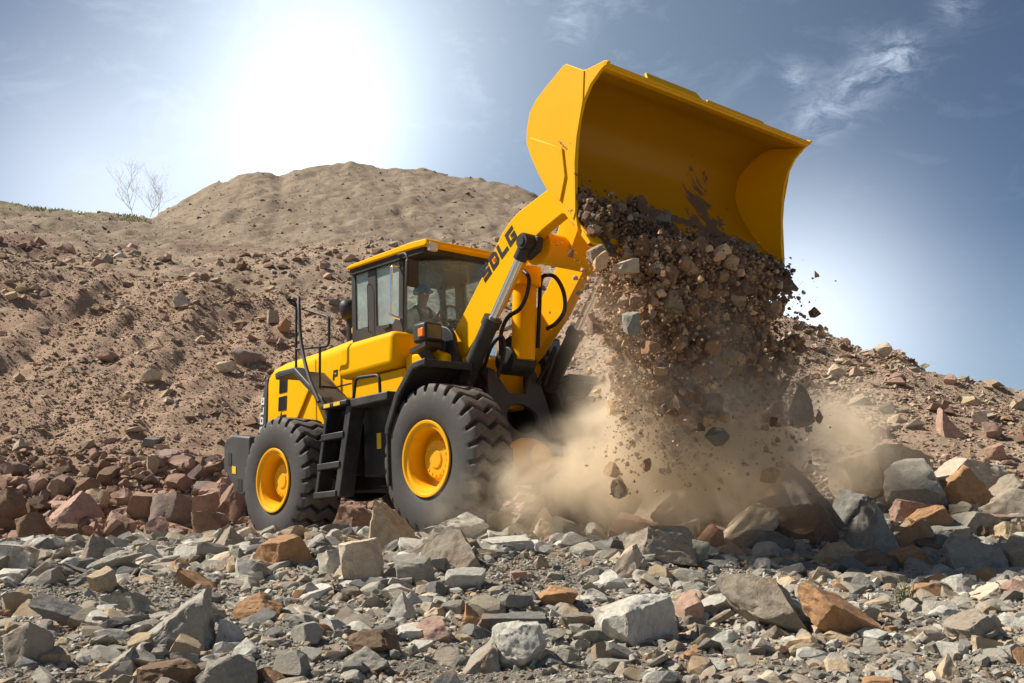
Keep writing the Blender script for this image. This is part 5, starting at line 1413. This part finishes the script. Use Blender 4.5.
for s_ in (-1, 1):
    b0 = len(sv); sv += [(HX - .04, s_ * .175, 2.80), (HX + .07, s_ * .262, 2.56), (HX + .31, s_ * .19, 2.592)]; sr += [.078, .062, .048]; se += [(2, b0), (b0, b0 + 1), (b0 + 1, b0 + 2)]
skin_mesh('shirt', sv, se, sr, M['shirt'], person)
ov, orr, oe = [(HX, 0, 2.36), (HX - .02, 0, 2.52), (HX - .005, 0, 2.68)], [(.155, .125), (.15, .122), (.115, .122)], [(0, 1), (1, 2)]
for s_ in (-1, 1):
    b0 = len(ov); ov += [(HX + .10, s_ * .10, 2.345), (HX + .44, s_ * .15, 2.40), (HX + .54, s_ * .15, 2.06)]; orr += [.10, .078, .062]; oe += [(0, b0), (b0, b0 + 1), (b0 + 1, b0 + 2)]
skin_mesh('overalls', ov, oe, orr, M['overall'], person)
for s_ in (-1, 1):
    B().tube(curve_pts([(HX + .085, s_ * .075, 2.66), (HX + .07, s_ * .085, 2.78), (HX - .02, s_ * .095, 2.885), (HX - .13, s_ * .08, 2.80)], 12), .022, 8).build('overall_strap', M['overall'], person, smooth=60)

# ------------------------------------------------------------------ plants
def leafmat(name, col):
    m, nt, b, N, L = new_mat(name); n1 = noise_node(nt, coords(nt), 1.5, 4, .7)
    L(mix(nt, 1., col, mix(nt, n1, (.6, .6, .6), (1.4, 1.4, 1.4)), 'MULTIPLY'), b.inputs['Base Color']); b.inputs['Roughness'].default_value = .8; return m


M['straw'] = leafmat('dry_grass', (.42, .32, .20)); M['green'] = leafmat('green_blades', (.10, .13, .035)); M['weed'] = leafmat('weed_leaves', (.36, .35, .16)); M['bark'] = leafmat('glare_paled_bark', (.55, .50, .42))  # bark colour whitened to carry the glare of the sky


def blades(X, Y, h, wd, nper, spread, r, zfun=None):
    n = len(X); z = (ground(X, Y) if zfun is None else zfun); vs = []
    for _ in range(nper):
        a = r.uniform(0, 6.28, n); l = r.uniform(.1, .55, n); hh = h * r.uniform(.5, 1.1, n); ox, oy = r.normal(0, spread, n), r.normal(0, spread, n)
        bx, by = X + ox, Y + oy; p = r.uniform(0, 6.28, n)
        A_ = np.stack([bx - np.cos(p) * wd, by - np.sin(p) * wd, z - .03], 1); B_ = np.stack([bx + np.cos(p) * wd, by + np.sin(p) * wd, z - .03], 1)
        Mi = np.stack([bx + np.cos(a) * l * hh * .4, by + np.sin(a) * l * hh * .4, z + hh * .6], 1)
        T_ = np.stack([bx + np.cos(a) * l * hh, by + np.sin(a) * l * hh, z + hh], 1)
        q = np.stack([np.cos(p) * wd * .7, np.sin(p) * wd * .7, p * 0], 1)
        vs.append(np.stack([A_, B_, Mi + q, T_, Mi - q], 1))
    V = np.concatenate(vs); m_ = len(V)
    f = np.arange(m_)[:, None, None] * 5 + np.array([[0, 1, 2], [0, 2, 4], [4, 2, 3]])[None]
    return V.reshape(-1, 3), f.reshape(-1, 3)


n = 260
px_ = np.concatenate([rng.normal(38, 14, 160), rng.normal(122, 12, 100)]); Y = rng.uniform(54.5, 57, n); X = (px_ - 512) / F / cp * Y
v, f = blades(X, Y, rng.uniform(.05, .16, n), .03, 5, .2, rng)
tag(link('weeds', np_mesh('weeds', v, f), M['weed']), 'olive green weeds along the crest of the low hill', 'weeds', kind='stuff')
for px, py, hp, lb in ((886, 604, 26, 'taller green grass tuft beside the low orange brick-shaped block'), (851, 606, 18, 'thin green grass tuft above the tilted rusty slab'), (936, 628, 14, 'small green grass tuft near the flat orange gravel stone')):
    Y0 = foot_distance(px, py); X0 = Y0 * (px - 512) / F / cp
    nn = 5 if hp > 20 else 3
    v, f = blades(np.full(nn, X0), np.full(nn, Y0), np.full(nn, hp * Y0 / F), .004, 5, .035, rng)
    g_ = tag(link('grass_tuft', np_mesh('grass_tuft', v, f), M['green']), lb, 'grass', 'grass tufts in the gravel')


def bare_tree(px, py, Y, h, seed, label):
    r = random.Random(seed); base = at(px, py, Y); t = D.objects.new('bare_tree', None); C.objects.link(t); t.location = base
    tag(t, label, 'tree', 'bare trees on the far saddle')
    tr, cr = B(), B()
    def grow(p, d, ln, rad, dep):
        pts = [p]; q = p.copy(); dd = d.copy()
        for _ in range(4):
            dd = (dd + Vector((r.uniform(-.22, .22), r.uniform(-.22, .22), r.uniform(-.02, .18)))).normalized(); q = q + dd * ln / 4; pts.append(q.copy())
        (tr if dep == 0 else cr).tube(pts, [rad * (1 - .14 * k) for k in range(5)], 5)
        if dep < 4:
            for k in range(r.randint(3, 4) if dep else 9):
                i = r.randint(1 if dep == 0 else 2, 4); grow(pts[i].copy(), (dd + Vector((r.uniform(-1, 1), r.uniform(-1, 1), r.uniform(-.1, .4))) * 1.0).normalized(), ln * r.uniform(.45, .75), rad * .52, dep + 1)
    grow(Vector((0, 0, -.15)), Vector((r.uniform(-.1, .1), 0, 1)), h * .55, h * .0075, 0)
    tr.build('trunk', M['bark'], t, smooth=60); cr.build('crown', M['bark'], t, smooth=0)


bare_tree(133, 215, 64, 3.3, 4, 'larger bare tree with thin branches on the saddle left of the mound')
bare_tree(150, 215, 65, 3.0, 23, 'smaller bare tree standing between the larger one and the mound flank')
bare_tree(158, 213, 66, 2.7, 11, 'faint bare tree nearest the mound flank, rightmost of the three')
bpy.context.view_layer.update()
